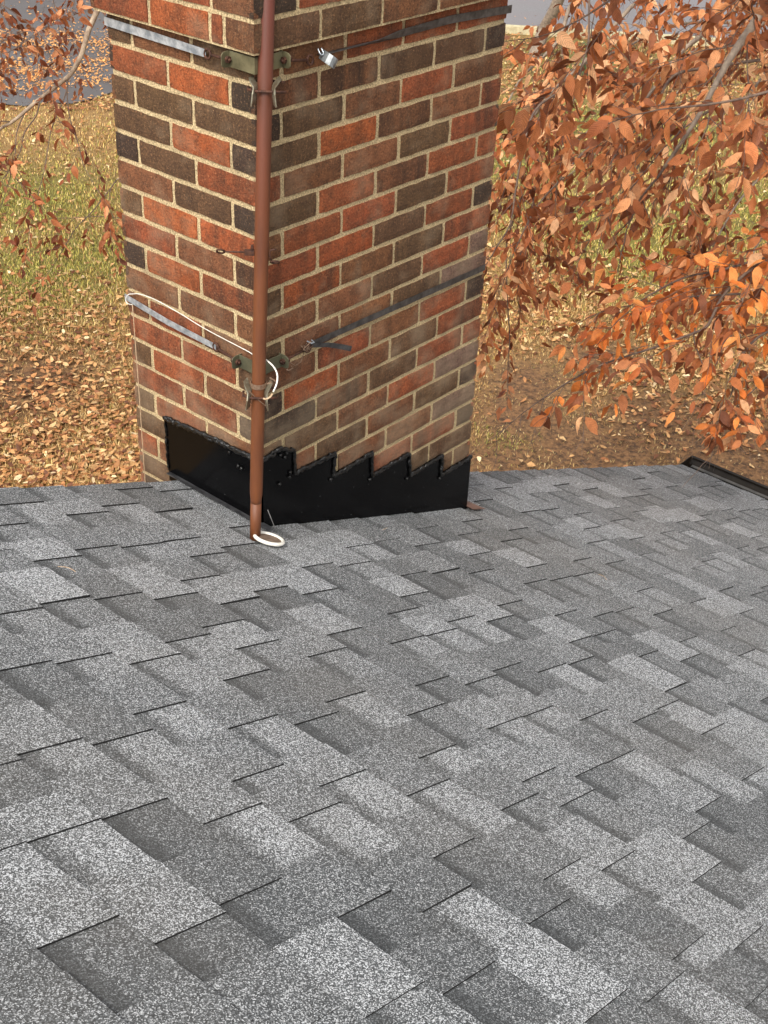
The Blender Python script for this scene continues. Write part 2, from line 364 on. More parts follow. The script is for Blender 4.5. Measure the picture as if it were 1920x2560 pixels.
def leaf_material(name, trans=0.35, veins=True):
    m, t, b, _, L = mat(name); ac = attr(t)
    uv = coords(t, 'UV'); sx = N(t, 'ShaderNodeSeparateXYZ'); L.new(uv, sx.inputs[0])
    a1 = N(t, 'ShaderNodeMath', operation='SUBTRACT'); L.new(sx.outputs[1], a1.inputs[0]); a1.inputs[1].default_value = 0.5
    a2 = N(t, 'ShaderNodeMath', operation='ABSOLUTE'); L.new(a1.outputs[0], a2.inputs[0])
    a3 = N(t, 'ShaderNodeMath', operation='MULTIPLY_ADD'); L.new(a2.outputs[0], a3.inputs[0]); a3.inputs[1].default_value = -0.55; L.new(sx.outputs[0], a3.inputs[2])
    a4 = N(t, 'ShaderNodeMath', operation='MULTIPLY'); L.new(a3.outputs[0], a4.inputs[0]); a4.inputs[1].default_value = 62.0
    a5 = N(t, 'ShaderNodeMath', operation='SINE'); L.new(a4.outputs[0], a5.inputs[0])
    a6 = N(t, 'ShaderNodeMapRange'); L.new(a5.outputs[0], a6.inputs[0]); a6.inputs[1].default_value = -1; a6.inputs[2].default_value = 1
    c = mix(t, a6.outputs[0], mix(t, 1.0, ac, g(0.78), 'MULTIPLY'), mix(t, 1.0, ac, g(1.12), 'MULTIPLY'))
    nn = noise(t, coords(t), 60, 3, 0.6); c = mix(t, ramp(t, nn, [(0.45, g(0)), (0.7, g(0.5))]), c, mix(t, 1.0, ac, (0.45, 0.38, 0.34, 1), 'MULTIPLY'))
    L.new(c, b.inputs['Base Color']); b.inputs['Roughness'].default_value = 0.55; b.inputs['Specular IOR Level'].default_value = 0.35
    bump(t, b, a6.outputs[0], 0.5, 0.0015)
    tr = t.nodes.new('ShaderNodeBsdfTranslucent'); L.new(c, tr.inputs[0]); mx = t.nodes.new('ShaderNodeMixShader'); mx.inputs[0].default_value = trans
    out = t.nodes['Material Output']; L.new(b.outputs[0], mx.inputs[1]); L.new(tr.outputs[0], mx.inputs[2]); L.new(mx.outputs[0], out.inputs['Surface'])
    return m
MLEAF = leaf_material('dry_beech_leaf', 0.25); MLITTER = leaf_material('fallen_leaf', 0.1)

# ---------------------------------------------------------------- fallen leaves, grass
def sample_ground(n, power=1.0, ylo=-60, yhi=1270):
    px = RNG.uniform(-350, 2270, n); u = RNG.uniform(0, 1, n)
    # uniform in 1/depth-ish: mixes screen-uniform with ground-uniform
    py = ylo + (yhi - ylo) * u ** power
    r = np.stack([(px - 960) / F, (py - 1280) / F, np.ones(n)], -1) @ CR
    s = (GZ - CC[2]) / r[:, 2]; return CC + s[:, None] * r
pos = np.concatenate([sample_ground(38000, 0.62), sample_ground(60000, 1.0, -60, 280)])
x, y = pos[:, 0], pos[:, 1]
lit = infl(LITTER, x, y); so_ = infl(SOIL, x, y); gr_ = infl(GREEN, x, y)
nz = 0.5 + 0.5 * np.sin(x * 1.9 + np.sin(y * 1.3) * 2) * np.sin(y * 2.3 + np.cos(x * 1.1))
prob = np.clip(0.34 + 0.9 * lit - 0.40 * so_ - 0.13 * gr_ + 0.22 * (nz - 0.5), 0.03, 1)
# asphalt: thin cover with dense drifts
ondrive = np.zeros(len(x), bool)
pxs = (pos - CC) @ CR.T; PX = 960 + F * pxs[:, 0] / pxs[:, 2]; PY = 1280 + F * pxs[:, 1] / pxs[:, 2]
line_y = np.interp(PX, [q[0] for q in dv], [q[1] for q in dv])
ondrive = (PY < line_y) & (PX < 960)
drift = np.exp(-((PY - 190 + 0.12 * PX + 14 * np.sin(PX * .05)) / 20) ** 2) + np.exp(-((PY - 115 + 0.05 * PX + 10 * np.sin(PX * .04 + 1)) / 17) ** 2) + 0.6 * np.exp(-((PY - 232 + .1 * PX) / 7) ** 2)
prob = np.where(ondrive, np.clip(0.05 + 1.3 * drift, 0, 1), prob)
onroad = (PX >= 960) & (PY < np.interp(PX, [960, 1278, 1699, 2300], [60, 80, 106, 145])); prob = np.where(onroad, 0.03, prob)
prob = np.where((y < 0.7) , 0, prob)
keep = RNG.uniform(0, 1, len(x)) < prob
pos = pos[keep]; onr = (ondrive | onroad)[keep]; n = len(pos)
pos[:, 2] = GZ + 0.02 + RNG.uniform(0, 0.02, n) + onr * 0.008
a = RNG.uniform(0, 2 * np.pi, n); xd = np.stack([np.cos(a), np.sin(a), RNG.normal(0, .18, n)], -1)
nr = np.stack([RNG.normal(0, .38, n), RNG.normal(0, .38, n), np.ones(n)], -1); nr[RNG.uniform(0, 1, n) < .4] *= -1
pal = np.array([lin(176, 124, 78), lin(198, 152, 100), lin(146, 94, 58), lin(216, 178, 126), lin(112, 70, 45), lin(234, 208, 164), lin(184, 130, 82)])
col = pal[RNG.choice(7, n, p=[.22, .2, .18, .13, .11, .04, .12])] * RNG.uniform(.8, 1.35, (n, 1)); col[onr] = np.array(lin(236, 172, 104)) * RNG.uniform(.8, 1.1, (onr.sum(), 1)); col[:, 3] = 1
me = leaves_mesh('leaf_litter', pos, xd, nr, RNG.uniform(.032, .084, n) * (1 - .2 * onr), col, RNG.uniform(-.1, .45, n), RNG.uniform(.75, 1.1, n), False)
tag(link('leaf_litter', me, MLITTER), 'fallen tan and orange beech leaves scattered over the lawn and driveway', 'fallen leaves', kind='stuff')
print('litter', n)

MGRASS, t, b, _, L = mat('grass_blade'); L.new(attr(t), b.inputs['Base Color']); b.inputs['Roughness'].default_value = 0.7
pos = sample_ground(420000, 0.62); x, y = pos[:, 0], pos[:, 1]
so_ = infl(SOIL, x, y); gr_ = infl(GREEN, x, y)
nz = 0.5 + 0.5 * np.sin(x * 3.1 + np.sin(y * 2.3) * 2) * np.sin(y * 3.3 + np.cos(x * 2.1))
pxs = (pos - CC) @ CR.T; PX = 960 + F * pxs[:, 0] / pxs[:, 2]; PY = 1280 + F * pxs[:, 1] / pxs[:, 2]
line_y = np.interp(PX, [q[0] for q in dv], [q[1] for q in dv])
bad = ((PY < line_y) & (PX < 960)) | ((PX >= 960) & (PY < np.interp(PX, [960, 1278, 1699, 2300], [60, 83, 109, 148]))) | (y < .6)
keep = (~bad) & (RNG.uniform(0, 1, len(x)) < np.clip(.62 - .62 * so_ + .2 * (nz - .5) + .3 * gr_, .03, 1))
pos = pos[keep]; gr_ = gr_[keep]; so_ = so_[keep]; n = len(pos)
a = RNG.uniform(0, 2 * np.pi, n); lean = RNG.uniform(.3, 1.3, n) + .6 * so_; h = RNG.uniform(.018, .048, n) * (1 - .4 * so_); wd = RNG.uniform(.0018, .0038, n)
dist = np.linalg.norm(pos - CC, axis=1); wd *= np.clip(dist / 11, 1, 2.0)
ax = np.stack([np.cos(a), np.sin(a), 0 * a], -1); pr = np.stack([-np.sin(a), np.cos(a), 0 * a], -1)
base = pos.copy(); base[:, 2] = GZ - .002
tip = base + ax * (h * np.sin(lean))[:, None] + np.array([0, 0, 1]) * (h * np.abs(np.cos(lean)) + .012)[:, None]
mid = base + (tip - base) * .5 + np.array([0, 0, 1]) * (h * .18)[:, None]
V = np.stack([base - pr * wd[:, None], base + pr * wd[:, None], mid + pr * wd[:, None] * .8, mid - pr * wd[:, None] * .8, tip], 1).reshape(-1, 3)
LI = (np.array([0, 1, 2, 3, 3, 2, 4])[None] + (np.arange(n) * 5)[:, None]).ravel(); LT = np.tile([4, 3], n); LS = np.concatenate([[0], np.cumsum(LT)[:-1]])
me = bpy.data.meshes.new('grass'); me.vertices.add(len(V)); me.vertices.foreach_set('co', V.astype(np.float32).ravel())
me.loops.add(len(LI)); me.loops.foreach_set('vertex_index', LI.astype(np.int32)); me.polygons.add(len(LT)); me.polygons.foreach_set('loop_start', LS.astype(np.int32)); me.polygons.foreach_set('loop_total', LT.astype(np.int32)); me.update(calc_edges=True)
far = np.clip((np.linalg.norm(pos - CC, axis=1) - 13) / 6, 0, 1)
pg = np.clip(gr_ * .75 + .04 + .25 * far, 0, 1); isg = RNG.uniform(0, 1, n) < pg
straw = np.array([lin(214, 178, 112), lin(188, 146, 84), lin(160, 118, 66), lin(226, 196, 136)]); grs = np.array([lin(150, 144, 62), lin(172, 160, 74), lin(124, 122, 50), lin(194, 176, 90)])
col = np.where(isg[:, None], grs[RNG.integers(0, 4, n)], straw[RNG.integers(0, 4, n)]) * RNG.uniform(.65, 1.2, (n, 1)) * (1 - .4 * so_[:, None]); col[:, 3] = 1
ca = me.color_attributes.new('tone', 'FLOAT_COLOR', 'CORNER'); ca.data.foreach_set('color', np.repeat(col, 7, 0).astype(np.float32).ravel())
tag(link('grass', me, MGRASS), 'dry straw and green autumn grass of the lawn', 'grass', kind='stuff')
print('grass', n)

# =====================================================================  HOUSE
house = empty('brick_house', RP(2.9, 0.2, -2.0)); house.location.z = GZ
tag(house, 'brick house with grey dimensional shingle roof, brick chimney and dark gutter in the foreground', 'house')
EX = 0.1305; SK = 0.041
S_EAVE = 2.86 / math.cos(TH); S_RIDGE = -2.75
def rakeY(s): return 0.300 - 0.018 * s
LINES = {-8: [-1.064], -7: [-1.128, -0.879], -6: [-1.11, -0.879, -0.687], -5: [-1.397, -0.954, -0.708, -0.452], -4: [-1.542, -1.268, -1.01, -0.884, -0.654, -0.461, -0.266], -3: [-1.573, -1.372, -1.188, -0.958, -0.754, -0.505, -0.248],
 -2: [-1.669, -1.547, -1.318, -1.047, -0.791, -0.615, -0.456, -0.258, -0.07, 0.108], -1: [-1.594, -1.356, -1.156, -0.972, -0.752, -0.522, -0.425, -0.29, -0.037, 0.216], 0: [-1.462, -1.202, -1.116, -0.853, -0.598, -0.348, -0.228, -0.046, 0.14],
 1: [-1.383, -1.154, -0.958, -0.774, -0.536, -0.317, -0.124, -0.036, 0.176], 2: [-1.348, -1.154, -0.958, -0.813, -0.615, -0.36, -0.094, 0.123, 0.268], 3: [-1.022, -0.794, -0.615, -0.501, 0.004, 0.245], 4: [-1.338, -1.082, -0.84, -0.58, -0.44],
 5: [-1.188, -1.072, -0.844, -0.612], 6: [-1.031, -0.768, -0.556, -0.356], 7: [-0.891, -0.768, -0.649, -0.384], 8: [-0.952, -0.692, -0.48], 9: [-0.488, -0.402], 10: [-1.003, -0.747, -0.488, -0.238, -0.09], 11: [-0.624, -0.408, -0.176], 12: [0.041], 13: [-0.318, -0.067], 14: [-0.227, -0.067]}
# tone of the tabs, read off the photograph (pixel in a 1659-wide view, tone)
LT1 = [(90,1180),(300,1110),(590,1240),(440,1280),(60,1255),(280,1250),(640,1245),(700,1340),(500,1375),(460,1395),(230,1465),(930,1400),(1020,1360),(1100,1190),(1010,1320),(790,1540),(400,1570),(560,1590),(350,1640),(160,1640),(960,1650),(1010,1740),(780,1700),(1180,1570),(1250,1480),(1420,1480),(1600,1440),(1540,1300),(1340,1200),(1380,1560),(1080,1580),(1500,1550),(1380,1650),(1640,1640),(1610,1420),(520,1800),(730,1790),(700,1830),(640,1880),(130,1830),(100,1880),(50,1770),(300,1950),(440,1960),(220,1920),(1230,1840),(1450,1850),(1600,1870),(660,2100),(1180,2070),(1120,2130),(970,1990),(1240,1950),(1520,1970),(1560,1990),(1600,2040),(500,2180),(740,2130),(1450,2150),(30,1990),(1200,1060),(1100,1060),(1300,1090),(1500,1080),(1450,1180),(1600,1150),(1560,1220)]
LT0 = [(60,1500),(150,1540),(540,1330),(430,1310),(330,1350),(400,1340),(660,1310),(850,1370),(1070,1350),(590,1490),(700,1560),(1130,1400),(1200,1290),(1220,1250),(1350,1370),(1480,1350),(1440,1270),(1170,1500),(1060,1410),(700,1480),(850,1590),(1000,1620),(420,1790),(310,1790),(110,2060),(60,2120),(360,2090),(330,2060),(450,2030),(900,2020),(980,1860),(1010,1850),(760,1960),(1150,1920),(1190,1990),(1330,2000),(1430,1590),(1600,1790),(1540,1830),(1620,1750),(840,1930),(1120,2020),(1270,2080),(1090,2200),(1620,2110),(250,1060),(620,1110),(830,1180),(900,1250),(1060,1160),(1150,1230)]
tp = []
for lst, tv in ((LT1, 1.0), (LT0, 0.0)):
    for (a_, b_) in lst:
        p = onRoof(a_ * 1.1573, b_ * 1.1573); s_, y_ = roofcoord(p); tp.append((s_, y_, tv))
tp = np.array(tp)
def tone_at(s_, y_):
    d = np.hypot(tp[:, 0] - s_, tp[:, 1] - y_); i = d.argmin()
    if d[i] < 0.065: return float(tp[i, 2])
    return None
rs = random.Random(5)
sh = MB()
THK = 0.0050; TOOTH = 0.0032
def tonecol(tn, e=1.0): return (tn, e, 0, 1)
def sy(i, y): return -0.521 + EX * i - SK * y      # upslope end of course i at Y=y
def slab(i, y0, y1, h0, h1, tn, split=None):
    """shingle surface piece of course i, Y from y0 to y1, top height h0 at upslope end, h1 at butt"""
    ysub = [y0, y1]
    sa0, sa1 = sy(i, y0), sy(i, y1); sb0, sb1 = sa0 + EX, sa1 + EX
    if sa0 > S_EAVE: return
    sb0 = min(sb0, S_EAVE + 0.012); sb1 = min(sb1, S_EAVE + 0.012)
    j = lambda: rs.uniform(-.0012, .0012)
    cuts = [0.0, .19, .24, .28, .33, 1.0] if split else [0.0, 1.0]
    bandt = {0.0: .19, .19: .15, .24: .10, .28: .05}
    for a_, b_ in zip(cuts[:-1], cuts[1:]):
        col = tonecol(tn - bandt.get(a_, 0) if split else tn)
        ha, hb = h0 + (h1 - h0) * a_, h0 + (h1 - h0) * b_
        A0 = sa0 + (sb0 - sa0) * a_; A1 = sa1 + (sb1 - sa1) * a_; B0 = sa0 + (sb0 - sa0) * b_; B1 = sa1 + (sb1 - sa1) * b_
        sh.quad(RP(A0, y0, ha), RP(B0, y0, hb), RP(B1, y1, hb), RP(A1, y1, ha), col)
        blk = tonecol(0, 0.0)
        sh.quad(RP(A0, y0, 0), RP(B0, y0, 0), RP(B0, y0, hb), RP(A0, y0, ha), blk)
        sh.quad(RP(A1, y1, 0), RP(B1, y1, 0), RP(B1, y1, hb), RP(A1, y1, ha), blk)
    sh.quad(RP(sb0, y0, 0), RP(sb1, y1, 0), RP(sb1, y1, h1), RP(sb0, y0, h1), tonecol(0, 0.0))
YMIN = -4.2
i0 = int((S_RIDGE + 0.521) / EX) - 2
for i in range(i0, 30):
    smid = -0.521 + EX * (i + .5)
    if smid > S_EAVE + .1 or smid < S_RIDGE: continue
    yr = rakeY(smid)
    # boundaries of raised tabs
    ln = sorted(LINES.get(i, []))
    lo = YMIN if not ln else ln[0]
    full_ = list(ln); yv = lo
    while yv > YMIN + .3: yv -= rs.uniform(.17, .30); full_.append(yv)
    yv = ln[-1] if ln else YMIN
    fill = list(ln)
    q = sorted(full_)
    out_ = [q[0]] if q else [YMIN]
    if not ln: out_ = [YMIN]
    for a_ in (q[1:] if ln else []):
        while a_ - out_[-1] > .36: out_.append(out_[-1] + rs.uniform(.17, .27))
        if a_ - out_[-1] > .05: out_.append(a_)
    while yr - out_[-1] > .30: out_.append(out_[-1] + rs.uniform(.17, .27))
    out_.append(yr)
    # each line starts a tooth that reaches towards +Y, then a lower stretch up to the next line
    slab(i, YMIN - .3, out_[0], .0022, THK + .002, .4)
    for a_, b_ in zip(out_[:-1], out_[1:]):
        gap = b_ - a_; wt = gap * rs.uniform(.42, .62); wt = max(wt, min(.08, gap))
        e_ = min(a_ + wt, b_)
        h_ = 1.0 if any(abs(a_ - z_) < 1e-6 for z_ in ln) else (.75 if rs.random() < .7 else .35)
        lift = 1.0 + (.9 if rs.random() < .07 else 0)
        for (c0, c1, tooth) in ((a_, e_, True), (e_, b_, False)):
            if c1 - c0 < .004: continue
            tn = tone_at(smid - SK * (c0 + c1) / 2, (c0 + c1) / 2)
            if tn is None: tn = rs.choice([.25, .45, .5, .65, .35, .1, .9])
            tn = (tn - .5) * .17 + rs.uniform(-.035, .035) + .03
            if tooth: slab(i, c0, c1, .0022 + TOOTH * h_, THK + TOOTH * h_ * lift, tn)
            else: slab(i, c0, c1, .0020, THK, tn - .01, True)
roof = MB()
def rbox(mb, s0, s1, y0, y1, n0, n1, col=None): mb.box((s0, y0, n0), (s1, y1, n1), col, lambda s_, y_, n_: RP(s_, y_, n_))
roof.poly([RP(S_RIDGE, YMIN - .3, -.001), RP(S_EAVE, YMIN - .3, -.001), RP(S_EAVE, rakeY(S_EAVE) - .012, -.001), RP(S_RIDGE, rakeY(S_RIDGE) - .012, -.001)])
roof.poly([RP(S_RIDGE, YMIN - .3, -.02), RP(S_EAVE, YMIN - .3, -.02), RP(S_EAVE, rakeY(S_EAVE) - .012, -.02), RP(S_RIDGE, rakeY(S_RIDGE) - .012, -.02)])
rg = RP(S_RIDGE, 0); 
# rear slope behind the ridge
roof.sheet([(rg.x, YMIN - .3, rg.z), (rg.x, .33, rg.z), (rg.x - 5.2, .33, rg.z - 5.2 * SLOPE), (rg.x - 5.2, YMIN - .3, rg.z - 5.2 * SLOPE)], (0, 0, -.03))
rf = roof.build('roof', MDECK, house)
sh.build('shingles', MSH, rf)
# rake edge strip below the shingles and the fascia
rk = MB(); rk.box((S_RIDGE, .0, -.055), (S_EAVE, .014, -.004), None, lambda s_, y_, n_: RP(s_, y_ + rakeY(s_) - .016, n_)); rk.build('drip_edge', MGUT, rf)
# walls
we = RP(S_EAVE - .32, 0).x; wz = RP(S_EAVE - .32, 0, -.05).z
wl = MB(); yw = .22
wback = rg.x - 5.0; wbz = rg.z - 5.0 * SLOPE - .05
wl.sheet([(we, yw, GZ - .1), (we, yw, wz), (rg.x, yw, rg.z - .06), (wback, yw, wbz), (wback, yw, GZ - .1)], (0, -.2, 0))
wl.sheet([(we, yw - .2, GZ - .1), (we, yw - .2, wz), (we, YMIN, wz), (we, YMIN, GZ - .1)], (-.2, 0, 0))
wl.build('wall', MSIDE, house)
# gutter along the eave
ge = RP(S_EAVE, 0); gx, gz = ge.x + .004, ge.z - .012
gt = MB(); prof = [(0, 0.0), (0, -.10), (.02, -.115), (.075, -.115), (.10, -.085), (.108, -.03), (.128, -.012), (.128, .004), (.112, .004), (.112, -.004), (.120, -.006), (.102, -.028), (.094, -.08), (.072, -.109), (.022, -.109), (.006, -.096), (.006, 0.0)]
gy0 = rakeY(S_EAVE) + .012
gt.sheet([(gx + a_, gy0, gz + b_) for a_, b_ in prof], (0, YMIN - gy0, 0))
gut = gt.build('gutter', MGUT, house)
m_ = MB(); m_.sheet([(gx + .001, gy0 + .002, gz + .002), (gx + .001, gy0 + .002, gz - .1), (gx + .02, gy0 + .002, gz - .117), (gx + .077, gy0 + .002, gz - .117), (gx + .11, gy0 + .002, gz - .03), (gx + .128, gy0 + .002, gz + .002)], (0, .003, 0)); m_.build('end_cap', MGUT, gut)
m_ = MB(); m_.box((gx + .084, YMIN, gz - .030), (gx + .100, gy0 - .02, gz - .026)); m_.build('gutter_guard', MGUTIN, gut)
for q in (-.20, -1.0, -1.8):
    m_ = MB(); m_.box((gx + .002, q, gz - .006), (gx + .118, q + .018, gz - .003)); m_.build('gutter_hanger', MJAW, gut)
m_ = MB(); m_.box((ge.x - .03, YMIN, gz - .17), (ge.x - .002, gy0 - .02, gz - .01)); m_.build('fascia', MGUT, house)

# ---------------------------------------------------------------- chimney
chim = MB(); H = 0.0677; WL, WR, BM = 0.4795, 0.8775, 0.1990; JT = 0.0115
CT = 12; CB = 57      # courses above and below J0
core = MB()
core.box((.0045, .0045, -CB * H), (WR - .0045, WL - .0045, -0.0 + (-1) * -H))
core.box((-.0195, -.0195, H), (WR + .0195, WL + .0195, CT * H))
PAL = {'O': lin(166, 88, 50), 'R': lin(148, 80, 50), 'B': lin(124, 81, 54), 'G': lin(100, 74, 52), 'D': lin(64, 52, 44), 'M': lin(120, 96, 82), 'X': lin(120, 78, 54)}
rb = random.Random(3)
Lc = {-1: 'GBG', 0: 'ROD', 1: 'GGG', 2: 'GOD', 3: 'DGR', 4: 'BGD', 5: 'GOO', 6: 'RBB', 7: 'DOR', 8: 'BBB', 9: 'BRB', 10: 'RRG', 11: 'GRB', 12: 'RRD', 13: 'GRB', 14: 'GRR', 15: 'RBR', 16: 'GBB', 17: 'DGB'}   # far end -> corner
Rc = {-1: 'BBRRR', 0: 'BBGGD', 1: 'DGBRB', 2: 'GOBBR', 3: 'RBBGR', 4: 'GRBRR', 5: 'BRRGR', 6: 'ROGRD', 7: 'GOBGR', 8: 'BBGRM', 9: 'GXBGM', 10: 'BRBRD', 11: 'DOBGR', 12: 'DBGRR', 13: 'GGBRM', 14: 'BGBGD', 15: 'RGBBM', 16: 'BGRRD', 17: 'BGGGG', 18: 'GBRGG'}   # corner -> far end
def brickcol(k, seed_flash=True):
    c = PAL[k]; f = {'O': .45, 'R': .5, 'B': .6, 'G': .35, 'D': .2, 'M': .2, 'X': .3}[k] * rb.choice([0, 0, .5, .8, 1.6])
    v = rb.uniform(.86, 1.14); return (c[0] * v, c[1] * v * rb.uniform(.95, 1.05), c[2] * v, min(1, f))
def tile(org, du, nrm, u0, u1, z0, z1, col, c0=False, c1=False, dep=0.012):
    """one brick face: org + du*u + z, nrm outward; ragged rounded rim"""
    nu = max(3, int((u1 - u0) / .022)); nz_ = 4
    du = Vector(du); nr_ = Vector(nrm); org = Vector(org)
    G = []
    tw = rb.uniform(-.0009, .0009); tz = rb.uniform(-.0008, .0008)
    for iz in range(nz_ + 1):
        row = []
        for iu in range(nu + 1):
            u = u0 + (u1 - u0) * iu / nu; z = z0 + (z1 - z0) * iz / nz_; d = 0.0
            eu = iu in (0, nu); ez = iz in (0, nz_)
            corner_end = (iu == 0 and c0) or (iu == nu and c1)
            if ez: z += (rb.uniform(-.0016, .0006) if iz == nz_ else rb.uniform(-.0006, .0016)); d -= .0016
            if corner_end: u += (.0012 if iu == 0 else -.0012) * 0; d = -.0010 if not ez else -.0022; u += .0010 if iu == 0 else -.0010
            elif eu: u += rb.uniform(-.0004, .0014) * (1 if iu == 0 else -1); d -= .0016
            if not (eu or ez): d += rb.uniform(-.0004, .0004) + tw * (iu / nu - .5) + tz * (iz / nz_ - .5)
            row.append(org + du * u + Vector((0, 0, z)) + nr_ * d)
        G.append(row)
    n = len(chim.v); W_ = nu + 1
    for row in G: chim.v += [tuple(p) for p in row]
    for iz in range(nz_):
        for iu in range(nu):
            a_ = n + iz * W_ + iu; chim.f.append([a_, a_ + 1, a_ + W_ + 1, a_ + W_]); chim.c.append(col)
    rim = [(0, iu) for iu in range(W_)] + [(iz, nu) for iz in range(1, nz_ + 1)] + [(nz_, iu) for iu in range(nu - 1, -1, -1)] + [(iz, 0) for iz in range(nz_ - 1, 0, -1)]
    m = len(chim.v); chim.v += [tuple(G[a_][b_] - nr_ * dep) for a_, b_ in rim]
    for k in range(len(rim)):
        k2 = (k + 1) % len(rim); a_ = n + rim[k][0] * W_ + rim[k][1]; b_ = n + rim[k2][0] * W_ + rim[k2][1]
        chim.f.append([a_, m + k, m + k2, b_]); chim.c.append(col)
def runs(total, even):
    """brick spans on a face whose first brick is full (even) or half"""
    u = 0; out = []; first = True
    full = BM; half = total - int(total / BM) * BM
    seq = []
    if even: seq = [full] * int(total / BM) + [half]
    else: seq = [half] + [full] * int(total / BM)
    for k, l in enumerate(seq):
        a_, b_ = u, u + l; u = b_
        out.append((a_ + (0 if k == 0 else JT / 2 + rb.uniform(-.0015, .0015)), b_ - (0 if k == len(seq) - 1 else JT / 2 + rb.uniform(-.0015, .0015))))
    return out
for c in range(-CT, CB):
    e_ = .024 if c <= -2 else 0.0
    if c == -CT: continue
    z1 = -c * H - JT / 2 + rb.uniform(-.0006, .0006); z0 = -(c + 1) * H + JT / 2 + rb.uniform(-.0006, .0006)
    ev = (c % 2 == 0)
    wl2, wr2 = WL + 2 * e_, WR + 2 * e_
    # left face (X=0): spans from far end toward the corner; far-end brick full on even courses
    keys = Lc.get(c, None)
    sp_ = runs(wl2, ev)
    if c == -2: sp_ = [(0, .195), (.206, .388), (.399, .431), (.442, wl2)]; keys = 'RORB'
    if c == -3: sp_ = runs(wl2, True); keys = 'BRB'
    for k, (a_, b_) in enumerate(sp_):
        key = keys[k] if keys and k < len(keys) else rb.choice('ORBGDB')
        tile((-e_, WL + e_, 0), (0, -1, 0), (-1, 0, 0), a_, b_, z0, z1, brickcol(key), c0=(k == 0), c1=(k == len(sp_) - 1))
    keys = Rc.get(c, None); sp_ = runs(wr2, ev)
    if c == -2: keys = 'GGBBR'
    if c == -3: keys = 'DRBRB'
    for k, (a_, b_) in enumerate(sp_):
        key = keys[k] if keys and k < len(keys) else rb.choice('ORBGDB')
        tile((-e_, -e_, 0), (1, 0, 0), (0, -1, 0), a_, b_, z0, z1, brickcol(key), c0=(k == 0), c1=(k == len(sp_) - 1))
    for k, (a_, b_) in enumerate(runs(wl2, not ev)):
        tile((WR + e_, -e_, 0), (0, 1, 0), (1, 0, 0), a_, b_, z0, z1, brickcol(rb.choice('ORBGDB')), c0=(k == 0), c1=False)
    for k, (a_, b_) in enumerate(runs(wr2, not ev)):
        tile((WR + e_, WL + e_, 0), (-1, 0, 0), (0, 1, 0), a_, b_, z0, z1, brickcol(rb.choice('ORBGDB')))
chm = chim.build('chimney', MBRICK, house)
core.build('mortar', MMORT, chm)
m_ = MB(); m_.box((-.03, -.03, CT * H), (WR + .03, WL + .03, CT * H + .06)); m_.box((.2, .12, CT * H + .06), (WR - .2, WL - .12, CT * H + .2)); m_.build('chimney_crown', MMORT, chm, bevel=.008)

# ---- flashing: read on the wall planes
def fl_left():
    top = [(413, 1043), (470, 1066), (530, 1093), (585, 1120), (652, 1150)]
    bot = [(660, 1330), (425, 1218)]
    return [onX(*q, -.004) for q in top], [onX(*q, -.004) for q in bot]
m_ = MB(); tp_, bt_ = fl_left()
corner_top = tp_[-1].copy(); corner_top[1] = -.004; tp_[-1] = corner_top
y_e = bt_[1][1]
L1 = [tuple(q) for q in tp_] + [(-.004, -.004, Z0 - .01), (-.004, y_e, Z0 - .01)]
m_.sheet(L1, (.006, 0, 0))
flash = m_.build('apron_flashing', MFLASH, chm)
steps = [(658, 1140), (700, 1118), (734, 1124), (735, 1180), (836, 1132), (832, 1188), (928, 1130), (928, 1187), (1022, 1131), (1023, 1186), (1105, 1136), (1100, 1186), (1172, 1142)]
R1 = [onY(*q, -.004) for q in steps]; R1[0] = np.array([-.004, -.004, corner_top[2]])
m_ = MB(); xe = WR + .004; R1[-1][0] = xe
stp = [tuple(q) for q in R1]
# split into convex pieces: one vertical strip per step
Zr = lambda x_: Z0 - SLOPE * x_ - .02
m_.sheet([Vector(q) for q in stp] + [Vector((stp[-1][0], -.004, Zr(stp[-1][0]))), Vector((-.004, -.004, Zr(-.004)))], (0, .006, 0))
m_.build('step_flashing', MFLASH, chm)
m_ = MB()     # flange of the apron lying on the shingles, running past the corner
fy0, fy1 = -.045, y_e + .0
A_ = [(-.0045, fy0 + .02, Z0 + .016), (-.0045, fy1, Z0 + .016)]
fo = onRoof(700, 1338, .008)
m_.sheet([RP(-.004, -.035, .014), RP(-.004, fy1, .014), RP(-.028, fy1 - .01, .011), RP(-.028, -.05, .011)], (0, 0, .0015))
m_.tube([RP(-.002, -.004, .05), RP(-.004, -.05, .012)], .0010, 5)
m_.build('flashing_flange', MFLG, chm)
m_ = MB(); m_.sheet([RP(WR / math.cos(TH) - .005, -.03, .012), RP(WR / math.cos(TH) + .06, -.035, .012), RP(WR / math.cos(TH) + .05, .03, .012), RP(WR / math.cos(TH) - .005, .05, .013)], (0, 0, .002)); m_.build('brown_flashing_corner', MBRN, chm)
# lumpy sealant beads
rt = random.Random(9)
def bead(mb, pts, r, nrm, step=.006):
    P = [Vector(p) for p in pts]; out = []; rad = []
    for a_, b_ in zip(P[:-1], P[1:]):
        k = max(2, int((b_ - a_).length / step))
        for q in range(k): out.append(a_.lerp(b_, q / k) + Vector((rt.gauss(0, .0010), rt.gauss(0, .0010), rt.gauss(0, .0018))) + Vector(nrm) * .001); rad.append(max(.002, r * rt.uniform(.62, 1.35)))
    out.append(P[-1]); rad.append(r * .8); mb.tube(out, rad, 7)
m_ = MB()
bead(m_, [(-.005, y_e, Z0 + .02), (-.005, tp_[0][1], tp_[0][2])], .0030, (-1, 0, 0)); bead(m_, [(-.006, q[1], q[2]) for q in tp_], .0056, (-1, 0, 0))
for q in range(3): bead(m_, [(-.007, p_[1], p_[2] - .004 + .003 * q) for p_ in tp_], .0042, (-1, 0, 0))
bead(m_, [(q[0], -.006, q[2]) for q in stp], .0048, (0, -1, 0))
